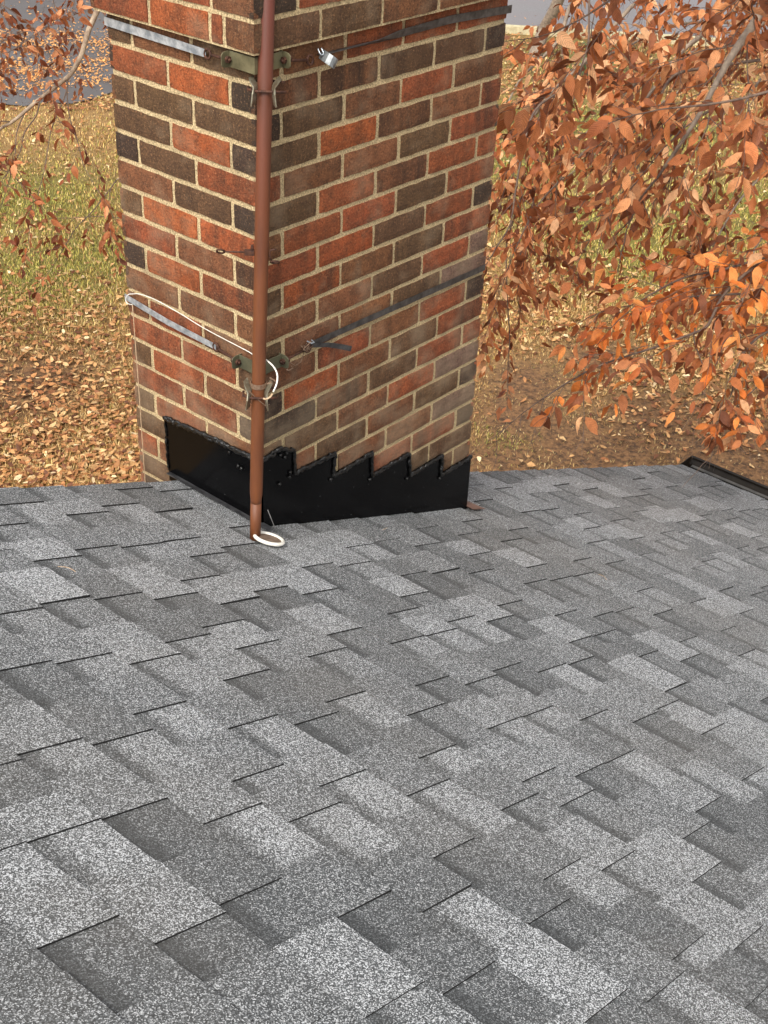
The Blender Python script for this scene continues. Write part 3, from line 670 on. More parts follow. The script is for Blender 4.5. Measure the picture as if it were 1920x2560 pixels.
bead(m_, [(q[0], -.007, q[2] - .004) for q in stp], .0036, (0, -1, 0))
for (px, py) in ((597, 1162), (605, 1168), (575, 1128)):
    p_ = onX(px, py, -.006); m_.tube([p_, (p_[0] - .002, p_[1] + .003, p_[2] - .008)], [.005, .003], 7)
for (px, py) in ((698, 1208), (725, 1178), (722, 1190), (827, 1196), (924, 1196), (1017, 1194), (1098, 1194), (700, 1135), (716, 1130), (712, 1140)):
    p_ = onY(px, py, -.006); m_.tube([p_, (p_[0] + rt.uniform(-.004, .004), p_[1] - .002, p_[2] - .007)], [.0055, .003], 7)
m_.build('roof_sealant', MTAR, chm, smooth=True)

# =====================================================================  ANTENNA MAST
pb = Vector(onRoof(638, 1345, .006)); ptop = Vector((-.044, -.062, .0)); 
# centre line found from three photo points
r_ = ray(667, 0); kk = (ptop.x * .0 - 0); 
def mast_pt(px, py, dd): return Vector(P3(px, py, dd))
dep0 = float(CR[2] @ (np.array([-.040, -.040, .10]) - CC)) - .0
top = mast_pt(667.5, 0, float(CR[2] @ (np.array([-.045, -.045, .07]) - CC)))
axis = (top - pb).normalized()
mast = empty('antenna_mast', pb)
tag(mast, 'rust-brown painted steel pipe mast standing on the roof against the chimney corner', 'mast')
joint = pb + axis * ((top - pb).length * .088)
def along(z): return pb + axis * ((z - pb.z) / axis.z)
def mast_at_py(py):
    lo, hi = pb.z - .1, 1.2
    for _ in range(40):
        mid = (lo + hi) / 2; q = CR @ (np.array(along(mid)) - CC); v = 1280 + F * q[1] / q[2]
        if v > py: lo = mid
        else: hi = mid
    return along(lo)
jp = mast_at_py(1240)
m_ = MB(); hgt = along(1.5)
m_.tube([jp + axis * -.022, jp + axis * -.008, jp + axis * .006, jp + axis * .02, mast_at_py(520), hgt], [.0133, .0136, .0152, .0156, .0160, .0168], 28); m_.build('upper_pipe', MRUST, mast, True)
m_ = MB(); m_.tube([pb - axis * .03, jp - axis * .01], [.0134, .0134], 28); m_.build('lower_pipe', MRUST, mast, True)

# white ringed base plate on the shingles
cp = Vector(onRoof(668, 1349, .014)); s_, y_ = roofcoord(cp)
bp = empty('round_base_plate', cp); tag(bp, 'small brown disc with raised white rim on the shingles at the mast foot', 'base plate')
def ringpts(r, n_, k=40): return [RP(s_ + r * math.cos(2 * math.pi * a_ / k), y_ + r * math.sin(2 * math.pi * a_ / k) * 1.0, n_) for a_ in range(k)]
m_ = MB(); m_.sheet(ringpts(.0345, .013)[::-1], RP(0, 0, .003) - RP(0, 0, 0)); m_.build('disc', MDISC, bp)
m_ = MB(); rr = ringpts(.036, .016); m_.tube(rr + rr[:2], .0048, 8, caps=False); m_.build('white_rim', MWHITE, bp, True)

# =====================================================================  CHIMNEY MOUNTS
def plate_along(mb, a, b, up, nrm, width, th=.0022):
    a, b, up, nrm = map(Vector, (a, b, up, nrm)); hw = up.normalized() * width / 2
    mb.sheet([a - hw, b - hw, b + hw, a + hw], nrm.normalized() * th)
def bracket(name_mat, left_px, right_px, hh=.040):
    """angle bracket bent round the corner; ears turned outwards"""
    zc = None
    pl = onX(*left_px, -.030); pr = onY(*right_px, -.030)
    return Vector(pl), Vector(pr)
def mount(label, left_px, right_px, bm_, strapL, strapR, zc_off=0.0, lower=False):
    pl = Vector(onX(*left_px, -.018)); pr = Vector(onY(*right_px, -.018))
    zc = (pl.z + pr.z) / 2
    root = empty('chimney_mount', (0, 0, zc)); tag(root, label, 'chimney mount', 'strap mounts round the chimney')
    hw = .017; th = .0022
    m = MB(); d = .014
    yl, xr = pl.y, pr.x
    # V of the bracket: two flat arms meeting in front of the corner
    cor = Vector((-d, -d, 0))
    m.sheet([(-d, yl - .02, zc - hw), (-d, -d, zc - hw), (-d, -d, zc + hw), (-d, yl - .02, zc + hw)], (th, 0, 0))
    m.sheet([(-d, -d, zc - hw), (xr - .02, -d, zc - hw), (xr - .02, -d, zc + hw), (-d, -d, zc + hw)], (0, th, 0))
    # ears with rounded corners, standing out from the wall
    def ear(fn):
        pts = [(0, -1), (.6, -1), (.85, -.9), (1, -.62), (1, .62), (.85, .9), (.6, 1), (0, 1)]
        return [fn(a_ * .032, b_ * hw) for a_, b_ in pts]
    e1 = ear(lambda o, v: (-.004 - o, yl - .02 + (0), zc + v)); m.sheet(e1, (0, th, 0))
    e1b = [(-.004, yl - .02, zc - hw), (-d, yl - .02, zc - hw), (-d, yl - .02, zc + hw), (-.004, yl - .02, zc + hw)]
    e2 = ear(lambda o, v: (xr - .02, -.004 - o, zc + v)); m.sheet(e2, (th, 0, 0))
    br = m.build('bracket', bm_, root, bevel=.0008)
    for (c0, c1) in (((-.020, yl - .026, zc), (-.020, yl - .004, zc)), ((xr - .026, -.020, zc), (xr - .004, -.020, zc))):
        m = MB(); m.tube([c0, c1], .0075, 6); m.build('nut', MIRON, br)
    # eye bolts towards the straps
    sL, sR = Vector(strapL), Vector(strapR)
    for a_, b_ in ((Vector((-.020, yl - .03, zc)), sL), (Vector((xr - .03, -.020, zc)), sR)):
        m = MB(); dr = (b_ - a_).normalized(); m.tube([a_, b_ - dr * .012], .0032, 8)
        up = Vector((0, 0, 1)); rr = [b_ + (dr * math.cos(2 * math.pi * k / 16) + up * math.sin(2 * math.pi * k / 16)) * .010 for k in range(17)]
        m.tube(rr, .0030, 6, caps=False); m.build('eye_bolt', MIRON, root, True)
    return root, zc
def ribbon(mb, pts, width, ups, th=.0012):
    """strap: centre points, width direction per point"""
    P = [Vector(p) for p in pts]; U = [Vector(u).normalized() for u in ups]; n = len(P); base = len(mb.v)
    for i, p in enumerate(P):
        t_ = (P[min(i + 1, n - 1)] - P[max(i - 1, 0)]).normalized(); nn = t_.cross(U[i]).normalized() * th / 2; hw = U[i] * (width if not hasattr(width, '__len__') else width[i]) / 2
        mb.v += [tuple(p - hw - nn), tuple(p + hw - nn), tuple(p + hw + nn), tuple(p - hw + nn)]
    for i in range(n - 1):
        for j in range(4):
            a_ = base + i * 4 + j; b_ = base + i * 4 + (j + 1) % 4; mb.f.append([a_, b_, b_ + 4, a_ + 4]); mb.c.append((1, 1, 1, 1))
    mb.f.append([base + k for k in range(4)]); mb.c.append((1, 1, 1, 1)); mb.f.append([base + (n - 1) * 4 + k for k in range(4)]); mb.c.append((1, 1, 1, 1))
def uptilt(a_, b_):       # direction across the strap, kept parallel to the wall
    t_ = (Vector(b_) - Vector(a_)).normalized(); return t_
Zv = Vector((0, 0, 1))
def cross_dir(a_, b_, wall):
    t_ = (Vector(b_) - Vector(a_)).normalized(); n_ = Vector(wall); u = n_.cross(t_); return u if u.z > 0 else -u
# --- upper mount
eL = onX(519, 135, -.012); eR = onY(775, 150, -.012)
up_root, zc1 = mount('upper strap mount with olive bracket near the corbelled brick course', (553, 138), (727, 150), MBRACK, eL, eR)
m_ = MB(); a_ = onX(262, 52, -.004); a_[1] = WL + .005; b_ = Vector(eL) + Vector((0, .006, 0)); cu = cross_dir(a_, b_, (1, 0, 0))
q = [Vector((.03, WL + .004, a_[2] + .006)), Vector((-.003, WL + .004, a_[2])), Vector((-.005, WL * .97, Vector(a_).lerp(b_, .03).z)), Vector(a_).lerp(b_, .5), b_]
ribbon(m_, q[1:], [.019, .019, .019, .017], [cu] * 4); m_.build('strap', MGALV, up_root)
m_ = MB(); ribbon(m_, [(WR * .6, WL + .004, a_[2] + .02), (.0, WL + .004, a_[2])], .019, [Zv, Zv]); m_.build('strap', MGALV, up_root)
# right strap with a half twist
p0 = onY(1279, 22, -.004); p1 = onY(1130, 48, -.005); p2 = onY(1000, 84, -.007); p3 = onY(940, 104, -.009); p4 = onY(860, 122, -.010); p5 = onY(800, 138, -.011)
cu = cross_dir(p5, p0, (0, 1, 0)); out_n = Vector((0, -1, 0))
m_ = MB(); ribbon(m_, [p0, p1, p2, p3, p4, p5], [.019] * 6, [cu, cu, cu * .9 + out_n * .25, cu * .55 + out_n * .8, cu * .15 + out_n, cu * .1 + out_n]); m_.build('strap', MDKSTRAP, up_root)
# loose curled tail
dt = float(CR[2] @ (np.array(onY(820, 148, -.035)) - CC)); wv = Vector(CR[0]) * .42 + Vector(-CR[1]) * .9
m_ = MB(); ribbon(m_, [Vector(P3(*q)) for q in ((802, 134, dt + .012), (809, 139, dt), (818, 145, dt - .006), (828, 152, dt - .006), (836, 158, dt), (840, 161, dt + .008))], .0225, [wv] * 6, .0014); m_.build('strap_tail', MGALVD, up_root)
m_ = MB(); vz = Vector(CR[2]) + Vector(-CR[1]) * .5; ribbon(m_, [Vector(P3(*q)) for q in ((795, 121, dt), (799, 130, dt), (803, 136, dt), (808, 136, dt), (809, 130, dt), (804, 120, dt))], .012, [vz] * 6, .0014); m_.build('strap_clip', MGALV, up_root)
# --- lower mount
eL2 = onX(540, 868, -.012); eR2 = onY(770, 870, -.012)
lo_root, zc2 = mount('lower strap mount with dark olive bracket, hose band and tangled wire', (580, 895), (722, 898), MBRACKD, eL2, eR2, lower=True)
m_ = MB(); a2 = onX(314, 742, -.004); a2[1] = WL + .004; b2 = Vector(eL2); cu = cross_dir(a2, b2, (1, 0, 0))
ribbon(m_, [Vector(a2), Vector(a2).lerp(b2, .5) + Vector((-.004, 0, -.002)), b2], [.0165, .0165, .015], [cu] * 3); m_.build('strap', MGALV, lo_root)
m_ = MB(); p0 = onY(1213, 668, -.004); pe = onY(776, 862, -.010); cu = cross_dir(pe, p0, (0, 1, 0))
ribbon(m_, [p0, Vector(p0).lerp(Vector(pe), .5), Vector(pe)], [.017, .017, .016], [cu] * 3); m_.build('strap', MDKSTRAP, lo_root)
m_ = MB(); q = [onY(778, 864, -.014), onY(820, 862, -.020), onY(850, 866, -.026), onY(878, 872, -.034)]
cu = Vector((.12, -.2, 1)); ribbon(m_, q, [.010, .013, .0145, .015], [cu] * 4); m_.build('strap_tail', MDKSTRAP, lo_root)
m_ = MB()
for kq in range(9):
    c_ = Vector(onY(772 + rt.uniform(-12, 12), 868 + rt.uniform(-10, 14), -.014)); q = [c_ + Vector((rt.uniform(-.012, .012), rt.uniform(-.008, .006), rt.uniform(-.012, .012))) for _ in range(5)]; m_.tube(q, .0009, 5)
m_.tube([onY(760, 880, -.012), onY(752, 905, -.02), onY(738, 914, -.022), onY(724, 905, -.03), onY(718, 925, -.03)], .001, 5)
m_.tube([onY(728, 915, -.03), onY(733, 920, -.03), onY(722, 926, -.032), onY(716, 924, -.03)], .0012, 5)
m_.build('twisted_wire', MWIRE, lo_root, True)
m_ = MB(); q = [onY(768, 853, -.018), onY(778, 858, -.02), onY(786, 856, -.02), onY(779, 850, -.018)]; m_.tube([Vector(k) for k in q], .0016, 6); m_.build('strap_clip', MGALV, lo_root)
# --- pipe clamps (jaws + U bolt) on the mast
cam_h = Vector((CR[2][0], CR[2][1], 0)).normalized(); right_h = Vector((CR[0][0], CR[0][1], 0)).normalized()
def clamp(root, py, up_, dn_, band=False):
    c = mast_at_py(py); R_ = .0168
    for sgn in (-1, 1):
        m = MB(); prof = [(.018, .022), (.030, .006), (.021, .000), (.018, -.012), (.019, -.028)] if False else None
        w0 = -.012
        pts = [c + right_h * sgn * (R_ + .014) + cam_h * .014 + Zv * up_, c + right_h * sgn * (R_ + .010) - cam_h * .004 + Zv * (up_ * .9),
               c + right_h * sgn * (R_ + .002) - cam_h * .012 + Zv * (up_ * .4), c + right_h * sgn * (R_ + .003) - cam_h * .022 + Zv * (-dn_ * .1), c + right_h * sgn * (R_ + .006) - cam_h * .024 + Zv * (-dn_)]
        ribbon(m, pts, .020, [(-cam_h + right_h * sgn * .35) for _ in pts], .0028); m.build('clamp_jaw', MJAW, root)
    m = MB(); f = -cam_h * (R_ + .004)
    m.tube([c - right_h * .036 + cam_h * .01, c - right_h * .034 + f * .5, c - right_h * .018 + f, c + right_h * .018 + f, c + right_h * .045 + f * .6 + Zv * -.002], .0030, 8); m.build('u_bolt', MIRON, root, True)
    m = MB(); m.tube([c + right_h * .016 + cam_h * .01 + Zv * .014, c + right_h * .040 + cam_h * .006 + Zv * .013], .0028, 8); m.build('u_bolt', MIRON, root, True)
clamp(up_root, 222, .020, .028)
clamp(lo_root, 985, .030, .026)
m_ = MB(); c = mast_at_py(960); k = 28; ring_o = [c + (right_h * math.cos(2 * math.pi * j / k) + cam_h * math.sin(2 * math.pi * j / k)) * .0182 for j in range(k + 1)]
ribbon(m_, ring_o, .012, [Zv] * (k + 1), .0014); m_.tube([c + right_h * .018, c + right_h * .03 + Zv * .006, c + right_h * .026 + Zv * .018, c + right_h * .04 + Zv * .008], .0022, 6); m_.build('hose_band', MWIRE, lo_root)
m_ = MB(); c = mast_at_py(985); q = c - cam_h * .019
m_.tube([q - right_h * .02 + Zv * .018, q - right_h * .004 + Zv * -.0, q + right_h * .018 + Zv * -.020, q + right_h * .028 - Zv * .016], .0011, 5)
m_.tube([q - right_h * .022 + Zv * .006, q - right_h * .030 + Zv * .018], .001, 5); m_.tube([q - right_h * .018 + Zv * .0, q - right_h * .026 + Zv * .014], .001, 5); m_.build('tie_wire', MWIRE, lo_root)

# --- standoff screw eye in the middle
c = mast_at_py(632); so_root = empty('standoff_screw', c); tag(so_root, 'rusty standoff screw eyes clamped to the middle of the mast', 'standoff')
m_ = MB(); e0 = Vector(onX(566, 630, -.03)); e1 = c - right_h * .02 + cam_h * .0
e0 = c - right_h * .098 - cam_h * .0 + Zv * (-.004); 
m_.tube([e1, c - right_h * .082], .0022, 8)
m_.tube([c - right_h * .090 + (right_h * math.cos(a_) + (Zv * .75 - cam_h * .66) * math.sin(a_)) * .0085 for a_ in np.linspace(0, 2 * math.pi, 19)], .0024, 6, caps=False)
m_.build('screw_eye', MIRON, so_root, True)
m_ = MB(); m_.box((-.010, -.006, -.006), (.012, .006, .006), None, lambda x_, y_, z_: c - right_h * .027 + right_h * x_ + cam_h * y_ + Zv * z_); m_.box((-.003, -.003, 0), (.003, .003, .012), None, lambda x_, y_, z_: c - right_h * .020 + right_h * x_ + cam_h * y_ + Zv * (z_ + .006)); m_.build('clamp_block', MIRON, so_root, bevel=.001)
m_ = MB(); e = c + right_h * .030 + Zv * -.020 - cam_h * .002
m_.tube([e + (right_h * math.cos(a_) + (Zv * .6 - cam_h * .8) * math.sin(a_)) * .009 for a_ in np.linspace(0, 2 * math.pi, 19)], .0025, 6, caps=False)
m_.tube([e + Zv * .004 - right_h * .008, e + Zv * .014 - right_h * .012, e + Zv * .028 - right_h * .010, e + Zv * .030 + right_h * .002], .0022, 6); m_.build('screw_eye', MIRON, so_root, True)
m_ = MB(); k = 24; ring_o = [c + (right_h * math.cos(2 * math.pi * j / k) + cam_h * math.sin(2 * math.pi * j / k)) * .0165 for j in range(13)]

# --- white cable and hanging cord
def smooth(P, n=6):
    P = [Vector(p) for p in P]; out = []
    for i in range(len(P) - 1):
        a_, b_, c_, d_ = P[max(i - 1, 0)], P[i], P[i + 1], P[min(i + 2, len(P) - 1)]
        for k in range(n):
            t_ = k / n; out.append(.5 * ((2 * b_) + (c_ - a_) * t_ + (2 * a_ - 5 * b_ + 4 * c_ - d_) * t_ * t_ + (-a_ + 3 * b_ - 3 * c_ + d_) * t_ ** 3))
    return out + [P[-1]]
cb = empty('white_cable', onX(337, 738, -.006)); tag(cb, 'thin white cable above the lower strap, looping from behind the mast to its clamp', 'cable')
X_ = lambda a_, b_, o=.010: onX(a_, b_, -o)
pts = [X_(331, 762), X_(318, 758), X_(314, 748), X_(320, 737), X_(330, 735), X_(348, 735, .012), X_(376, 744), X_(403, 757), X_(454, 786), X_(504, 817), X_(565, 850), X_(600, 868), X_(630, 885), (-.012, -.012, 0)]
zz = onX(630, 885, -.01)[2]; pts[-1] = (-.014, -.014, zz - .012)
c = mast_at_py(900)
pts += [P3(652, 893, float(CR[2] @ (np.array(c) - CC)) + .024), P3(668, 902, float(CR[2] @ (np.array(c) - CC)) + .01), P3(684, 917, float(CR[2] @ (np.array(c) - CC))), P3(693, 936, float(CR[2] @ (np.array(c) - CC)) - .01), P3(692, 958, float(CR[2] @ (np.array(c) - CC)) - .015), P3(683, 980, float(CR[2] @ (np.array(c) - CC)) - .015)]
m_ = MB(); m_.tube(smooth(pts), np.interp(np.arange(len(smooth(pts))), [0, 76, 86, len(smooth(pts))], [.0011, .0011, .0020, .0020]), 8); m_.build('cable', MWHITE, cb, True)
m_ = MB(); dd = float(CR[2] @ (np.array(c) - CC)) - .018
m_.tube(smooth([P3(681, 984, dd), P3(676, 992, dd), P3(665, 998, dd), P3(658, 996, dd)]), .0022, 8); m_.build('cable_end', MCORD, cb, True)
hc = empty('hanging_cord', onX(331, 762, -.012)); tag(hc, 'thin tan cord hanging straight down the far left edge of the chimney', 'cord')
m_ = MB(); top_ = Vector(onX(331, 762, -.012)); q = [top_ + Vector((.0008 * math.sin(k * .9), .001 * math.cos(k * .7), -k * .12)) for k in range(30)]; 
for k, v in enumerate(q): v.y = top_.y + .0035 * k * 0 
m_.tube(smooth(q, 3), .0013, 6); m_.build('cord', MCORD, hc, True)

for k, (px, py, an) in enumerate([(962, 1322, .3), (1507, 1443, 1.2), (168, 1423, 2.2)]):
    p_ = Vector(onRoof(px, py, .0095)); nd = empty('dry_needle', p_); tag(nd, 'thin dry tan needle on the grey shingles, ' + ['just in front of the stepped flashing', 'far to the right of the mast', 'left of the mast', 'second from the photo bottom', 'nearest the photo bottom, below the mast', 'second from the right'][k], 'needle', 'dry needles on the shingles')
    dr = (RP(math.cos(an), math.sin(an), 0) - RP(0, 0, 0)); q = [p_ - dr * .018, p_ + RP(0, 0, .002) - RP(0, 0, 0) + dr.cross(Vector((0, 0, 1))) * .003, p_ + dr * .02]
    m_ = MB(); m_.tube(smooth(q, 4), .0007, 5); m_.build('needle', MCORD, nd)
# =====================================================================  TREES
class Tree:
    def __init__(s): s.tb = MB(); s.tb2 = MB(); s.lp = []; s.lx = []; s.ln = []; s.ls = []; s.lc = []
    def branch(s, pts, r0, r1, n=6): (s.tb2 if r0 >= .008 else s.tb).tube(pts, np.linspace(r0, r1, len(pts)), n)
    def leaf(s, p, d, size, col):
        s.lp.append(tuple(p)); s.lx.append(tuple(d)); s.ln.append((random.gauss(0, .95), random.gauss(0, .95), 1.0)); s.ls.append(size); s.lc.append(col)
LPAL = [lin(198, 126, 78), lin(182, 110, 64), lin(210, 146, 98), lin(160, 92, 54), lin(226, 174, 128), lin(118, 68, 42), lin(190, 120, 74), lin(142, 84, 52)]
OPAL = [lin(222, 132, 64), lin(212, 118, 52), lin(228, 148, 80), lin(198, 108, 54), lin(168, 88, 46)]
BPAL = [lin(156, 92, 54), lin(138, 76, 46), lin(172, 106, 66), lin(116, 62, 38), lin(192, 130, 88)]
def clear_of_roof(p):
    q = CR @ (np.array(p) - CC)
    if q[2] < .5: return True
    u = 960 + F * q[0] / q[2]; v = 1280 + F * q[1] / q[2]
    return not (-50 < u < 1990 and v > np.interp(u, [0, 300, 1200, 1350, 1550, 1700, 1920], [780, 740, 1010, 1040, 1085, 1095, 1120]))
def twig(T, p, d, length, r, lsize, pal, droop=.5, lstep=.028, depth=1):
    """a shoot that sags, with alternate leaves; recursion gives side shoots"""
    n = max(3, int(length / .04)); pts = [Vector(p)]; d = Vector(d).normalized(); st = length / n
    sgn = 1
    acc = 0
    for k in range(n):
        d = (d + Vector((random.gauss(0, .10), random.gauss(0, .10), random.gauss(0, .10) - droop * st * .9))).normalized()
        pts.append(pts[-1] + d * st)
        acc += st
        while acc > lstep:
            acc -= lstep; sgn = -sgn
            if random.random() < .88:
                side = d.cross(Vector((0, 0, 1)));
                if side.length < .2: side = Vector((random.gauss(0, 1), random.gauss(0, 1), 0))
                side.normalize()
                ld = (d * .55 + side * sgn * random.uniform(.4, 1.0) + Vector((0, 0, random.uniform(-1.1, .15)))).normalized()
                base = pts[-1]; pet = base + ld * .008
                c = random.choice(pal); v = random.uniform(.78, 1.38)
                if not clear_of_roof(pet): continue
                T.leaf(pet, ld, lsize * random.uniform(.6, 1.12), (c[0] * v, c[1] * v, c[2] * v, 1))
        if depth > 0 and k > 0 and random.random() < .42:
            side = Vector((random.gauss(0, 1), random.gauss(0, 1), random.gauss(0, .5))); side = (side - d * side.dot(d)).normalized()
            twig(T, pts[-1], d * .8 + side * .7, length * random.uniform(.25, .5), r * .6, lsize, pal, droop, lstep, depth - 1)
    T.branch(pts, r, r * .35, 5)
    if depth > 0:
        for _ in range(2):
            k = random.randrange(1, len(pts)); side = Vector((random.gauss(0, 1), random.gauss(0, 1), random.gauss(-.5, .6))).normalized()
            q = [pts[k]]; dd = (d * .7 + side * .7).normalized()
            for _ in range(4): dd = (dd + Vector((random.gauss(0, .15), random.gauss(0, .15), random.gauss(-.05, .15)))).normalized(); q.append(q[-1] + dd * length * .14)
            T.branch(q, r * .55, r * .3, 4)
def limb(T, px_pts, r0, r1, lsize, pal, density=1.0, tl=(.18, .45), n=8, droop=.8, tb=None):
    P = smooth([P3(*q) for q in px_pts], 6)
    T.branch(P, r0, r1, n)
    total = sum((b_ - a_).length for a_, b_ in zip(P[:-1], P[1:]))
    acc = 0
    for i in range(1, len(P)):
        acc += (P[i] - P[i - 1]).length
        while acc > .085 / density:
            acc -= .085 / density
            d = (P[i] - P[i - 1]).normalized(); side = Vector((random.gauss(0, 1), random.gauss(0, 1), random.gauss(0, .6))); side = (side - d * side.dot(d)).normalized()
            twig(T, P[i], d * .9 + side * .75, random.uniform(*tl), max(.0016, r1 * .5), lsize, pal, droop)
    d = (P[-1] - P[-2]).normalized(); twig(T, P[-1], d, .3, r1 * .9, lsize, pal, droop)
def finish(T, root, trunk_pts, trunk_r, tm=None):
    m = MB(); m.tube(smooth(trunk_pts, 6), np.interp(np.linspace(0, 1, (len(trunk_pts) - 1) * 6 + 1), np.linspace(0, 1, len(trunk_r)), trunk_r), 20)
    m.build('trunk', MBARK, root, True)
    T.tb.build('twigs', MTWIG, root, True); T.tb2.build('boughs', tm or MBARK, root, True)
    n = len(T.lp); print(root.name, 'leaves', n)
    me = leaves_mesh('crown', np.array(T.lp), np.array(T.lx), np.array(T.ln), np.array(T.ls), np.array(T.lc), RNG.uniform(-.25, .7, n), RNG.uniform(.62, 1.02, n), True)
    link('crown', me, MLEAF, root)

# ---- right-hand beech (trunk off to the right)
T = Tree(); D = 4.6
tr0 = Vector(P3(2900, 700, 6.2)); trunkR = [Vector((tr0.x, tr0.y, GZ - .1)), Vector((tr0.x + .1, tr0.y, GZ + 2)), Vector((tr0.x, tr0.y + .1, -.2)), Vector((tr0.x - .1, tr0.y, 3.0)), Vector((tr0.x, tr0.y, 6.0))]
bt1 = root_r = empty('beech_tree', (tr0.x, tr0.y, GZ)); tag(root_r, 'big beech tree with dense copper leaves on drooping branches right of the chimney', 'tree')
limbs = [
 ([(2300, -500, 5.6), (1990, -120, 4.9), (1890, 50, 4.7), (1835, 130, 4.6), (1800, 190, 4.6), (1740, 300, 4.6), (1660, 420, 4.7)], .022, .006, .085, LPAL, 1.2),
 ([(2200, -600, 6.4), (1900, -60, 5.8), (1764, 78, 5.6), (1708, 126, 5.6), (1650, 200, 5.5), (1590, 282, 5.5), (1565, 330, 5.5)], .014, .004, .085, LPAL, 1.2),
 ([(1900, -500, 7.2), (1640, -60, 6.6), (1569, 26, 6.4), (1504, 100, 6.4), (1452, 165, 6.3), (1395, 213, 6.3), (1330, 300, 6.2), (1290, 420, 6.2)], .013, .004, .085, LPAL, 1.2),
 ([(1700, -400, 7.4), (1500, -60, 6.9), (1430, 10, 6.8), (1408, 70, 6.8), (1386, 113, 6.8), (1300, 200, 6.7), (1262, 280, 6.6)], .016, .004, .08, LPAL, .8),
 ([(1560, -300, 5.2), (1480, -60, 5.2), (1473, 20, 5.2), (1471, 108, 5.2), (1458, 150, 5.2), (1440, 220, 5.2)], .006, .003, .085, LPAL, .5),
 ([(1500, 180, 6.0), (1400, 230, 5.9), (1339, 275, 5.8), (1310, 360, 5.8), (1290, 470, 5.8), (1275, 560, 5.8), (1240, 620, 5.8)], .007, .003, .085, LPAL, 1.0),
 ([(1420, 200, 6.4), (1395, 217, 6.4), (1352, 321, 6.3), (1343, 420, 6.3), (1330, 520, 6.3), (1300, 640, 6.3)], .006, .003, .085, LPAL, 1.0),
 ([(1900, 150, 5.4), (1760, 170, 5.4), (1682, 191, 5.4), (1640, 260, 5.4), (1590, 325, 5.4), (1560, 350, 5.4), (1520, 420, 5.4)], .007, .003, .09, LPAL, 1.1),
 ([(1800, 260, 6.1), (1690, 330, 6.0), (1616, 378, 6.0), (1590, 425, 6.0), (1556, 482, 6.0), (1500, 560, 6.0)], .006, .003, .085, LPAL, 1.1),
 ([(2300, 380, 5.0), (2050, 560, 4.8), (1940, 640, 4.7), (1877, 674, 4.6), (1808, 739, 4.6), (1769, 813, 4.6), (1730, 834, 4.6), (1634, 869, 4.6), (1504, 912, 4.7), (1426, 952, 4.7), (1352, 1000, 4.7)], .0075, .0025, .088, OPAL + LPAL, .95),
 ([(2250, 560, 4.6), (2040, 630, 4.6), (1920, 643, 4.6), (1808, 674, 4.6), (1708, 695, 4.7), (1620, 740, 4.7)], .006, .003, .09, OPAL, 1.0),
 ([(2150, 640, 5.0), (1940, 730, 5.0), (1840, 735, 5.0), (1738, 741, 5.0), (1600, 756, 5.0)], .006, .003, .085, OPAL + LPAL, .9),
 ([(2200, 700, 4.9), (2000, 800, 4.9), (1900, 840, 4.9), (1850, 900, 4.9), (1830, 980, 4.9)], .007, .003, .088, OPAL + LPAL, 1.1),
 ([(2200, 760, 5.2), (2020, 860, 5.2), (1960, 900, 5.2), (1900, 960, 5.2)], .006, .003, .085, OPAL + LPAL, .6),
 ([(1330, 420, 6.4), (1280, 560, 6.3), (1266, 620, 6.3), (1268, 730, 6.3), (1274, 840, 6.3), (1272, 880, 6.3)], .005, .002, .08, BPAL, .6),
 ([(2000, -300, 4.2), (1800, -120, 4.0), (1660, -60, 3.9), (1560, -20, 3.9), (1480, 30, 3.9)], .006, .003, .10, LPAL, .9),
 ([(2200, 100, 4.2), (2000, 200, 4.1), (1880, 240, 4.1), (1780, 260, 4.1), (1680, 270, 4.1)], .006, .003, .095, LPAL, .8),
 ([(2300, 250, 5.6), (2050, 350, 5.6), (1930, 420, 5.5), (1850, 500, 5.5), (1790, 600, 5.5)], .009, .003, .088, LPAL, 1.3),
 ([(2250, 60, 6.8), (2000, 100, 6.6), (1900, 200, 6.5), (1820, 330, 6.4), (1740, 420, 6.4), (1700, 500, 6.4)], .009, .003, .085, BPAL + LPAL, 1.3),
 ([(2250, -250, 7.4), (1950, 20, 7.1), (1800, 160, 7.0), (1650, 260, 7.0), (1520, 360, 7.0), (1420, 440, 7.0)], .011, .003, .085, BPAL, 1.2),
 ([(1750, 120, 7.5), (1600, 200, 7.3), (1500, 300, 7.2), (1420, 380, 7.2), (1380, 470, 7.2), (1350, 580, 7.2)], .008, .003, .085, LPAL, 1.0),
 ([(1560, 300, 6.0), (1460, 380, 6.0), (1400, 450, 6.0), (1340, 520, 6.0), (1290, 620, 6.0), (1260, 700, 6.0)], .006, .002, .085, LPAL, .9),
 ([(2300, 420, 5.9), (2000, 520, 5.8), (1900, 600, 5.8), (1860, 720, 5.8), (1850, 850, 5.8)], .008, .003, .085, LPAL + OPAL, 1.2),
 ([(1900, 60, 7.7), (1700, 60, 7.5), (1560, 120, 7.4), (1420, 180, 7.3), (1320, 240, 7.2)], .010, .003, .085, LPAL, 1.0),
]
# branches enter from the trunk: connect the first point of the long ones
for spec in limbs:
    px, r0, r1, ls, pal, dn = spec
    limb(T, px, r0, r1, ls * .82, pal, dn * .9)
    st = Vector(P3(*px[0]))
    if px[0][0] > 1950: T.branch(smooth([Vector((tr0.x, tr0.y, min(5.5, st.z + 1.0))), st.lerp(Vector((tr0.x, tr0.y, st.z + .7)), .4) + Vector((0, 0, .2)), st], 5), r0 * 2.2, r0, 8)
T.branch(smooth([P3(1738, 820, 4.62), P3(1735, 850, 4.6), P3(1752, 900, 4.6), P3(1760, 925, 4.6), P3(1756, 990, 4.6)], 4), .003, .0015, 5)
T.branch(smooth([P3(1830, 838, 4.7), P3(1808, 858, 4.7), P3(1800, 890, 4.7), P3(1788, 915, 4.7)], 4), .003, .0015, 5)
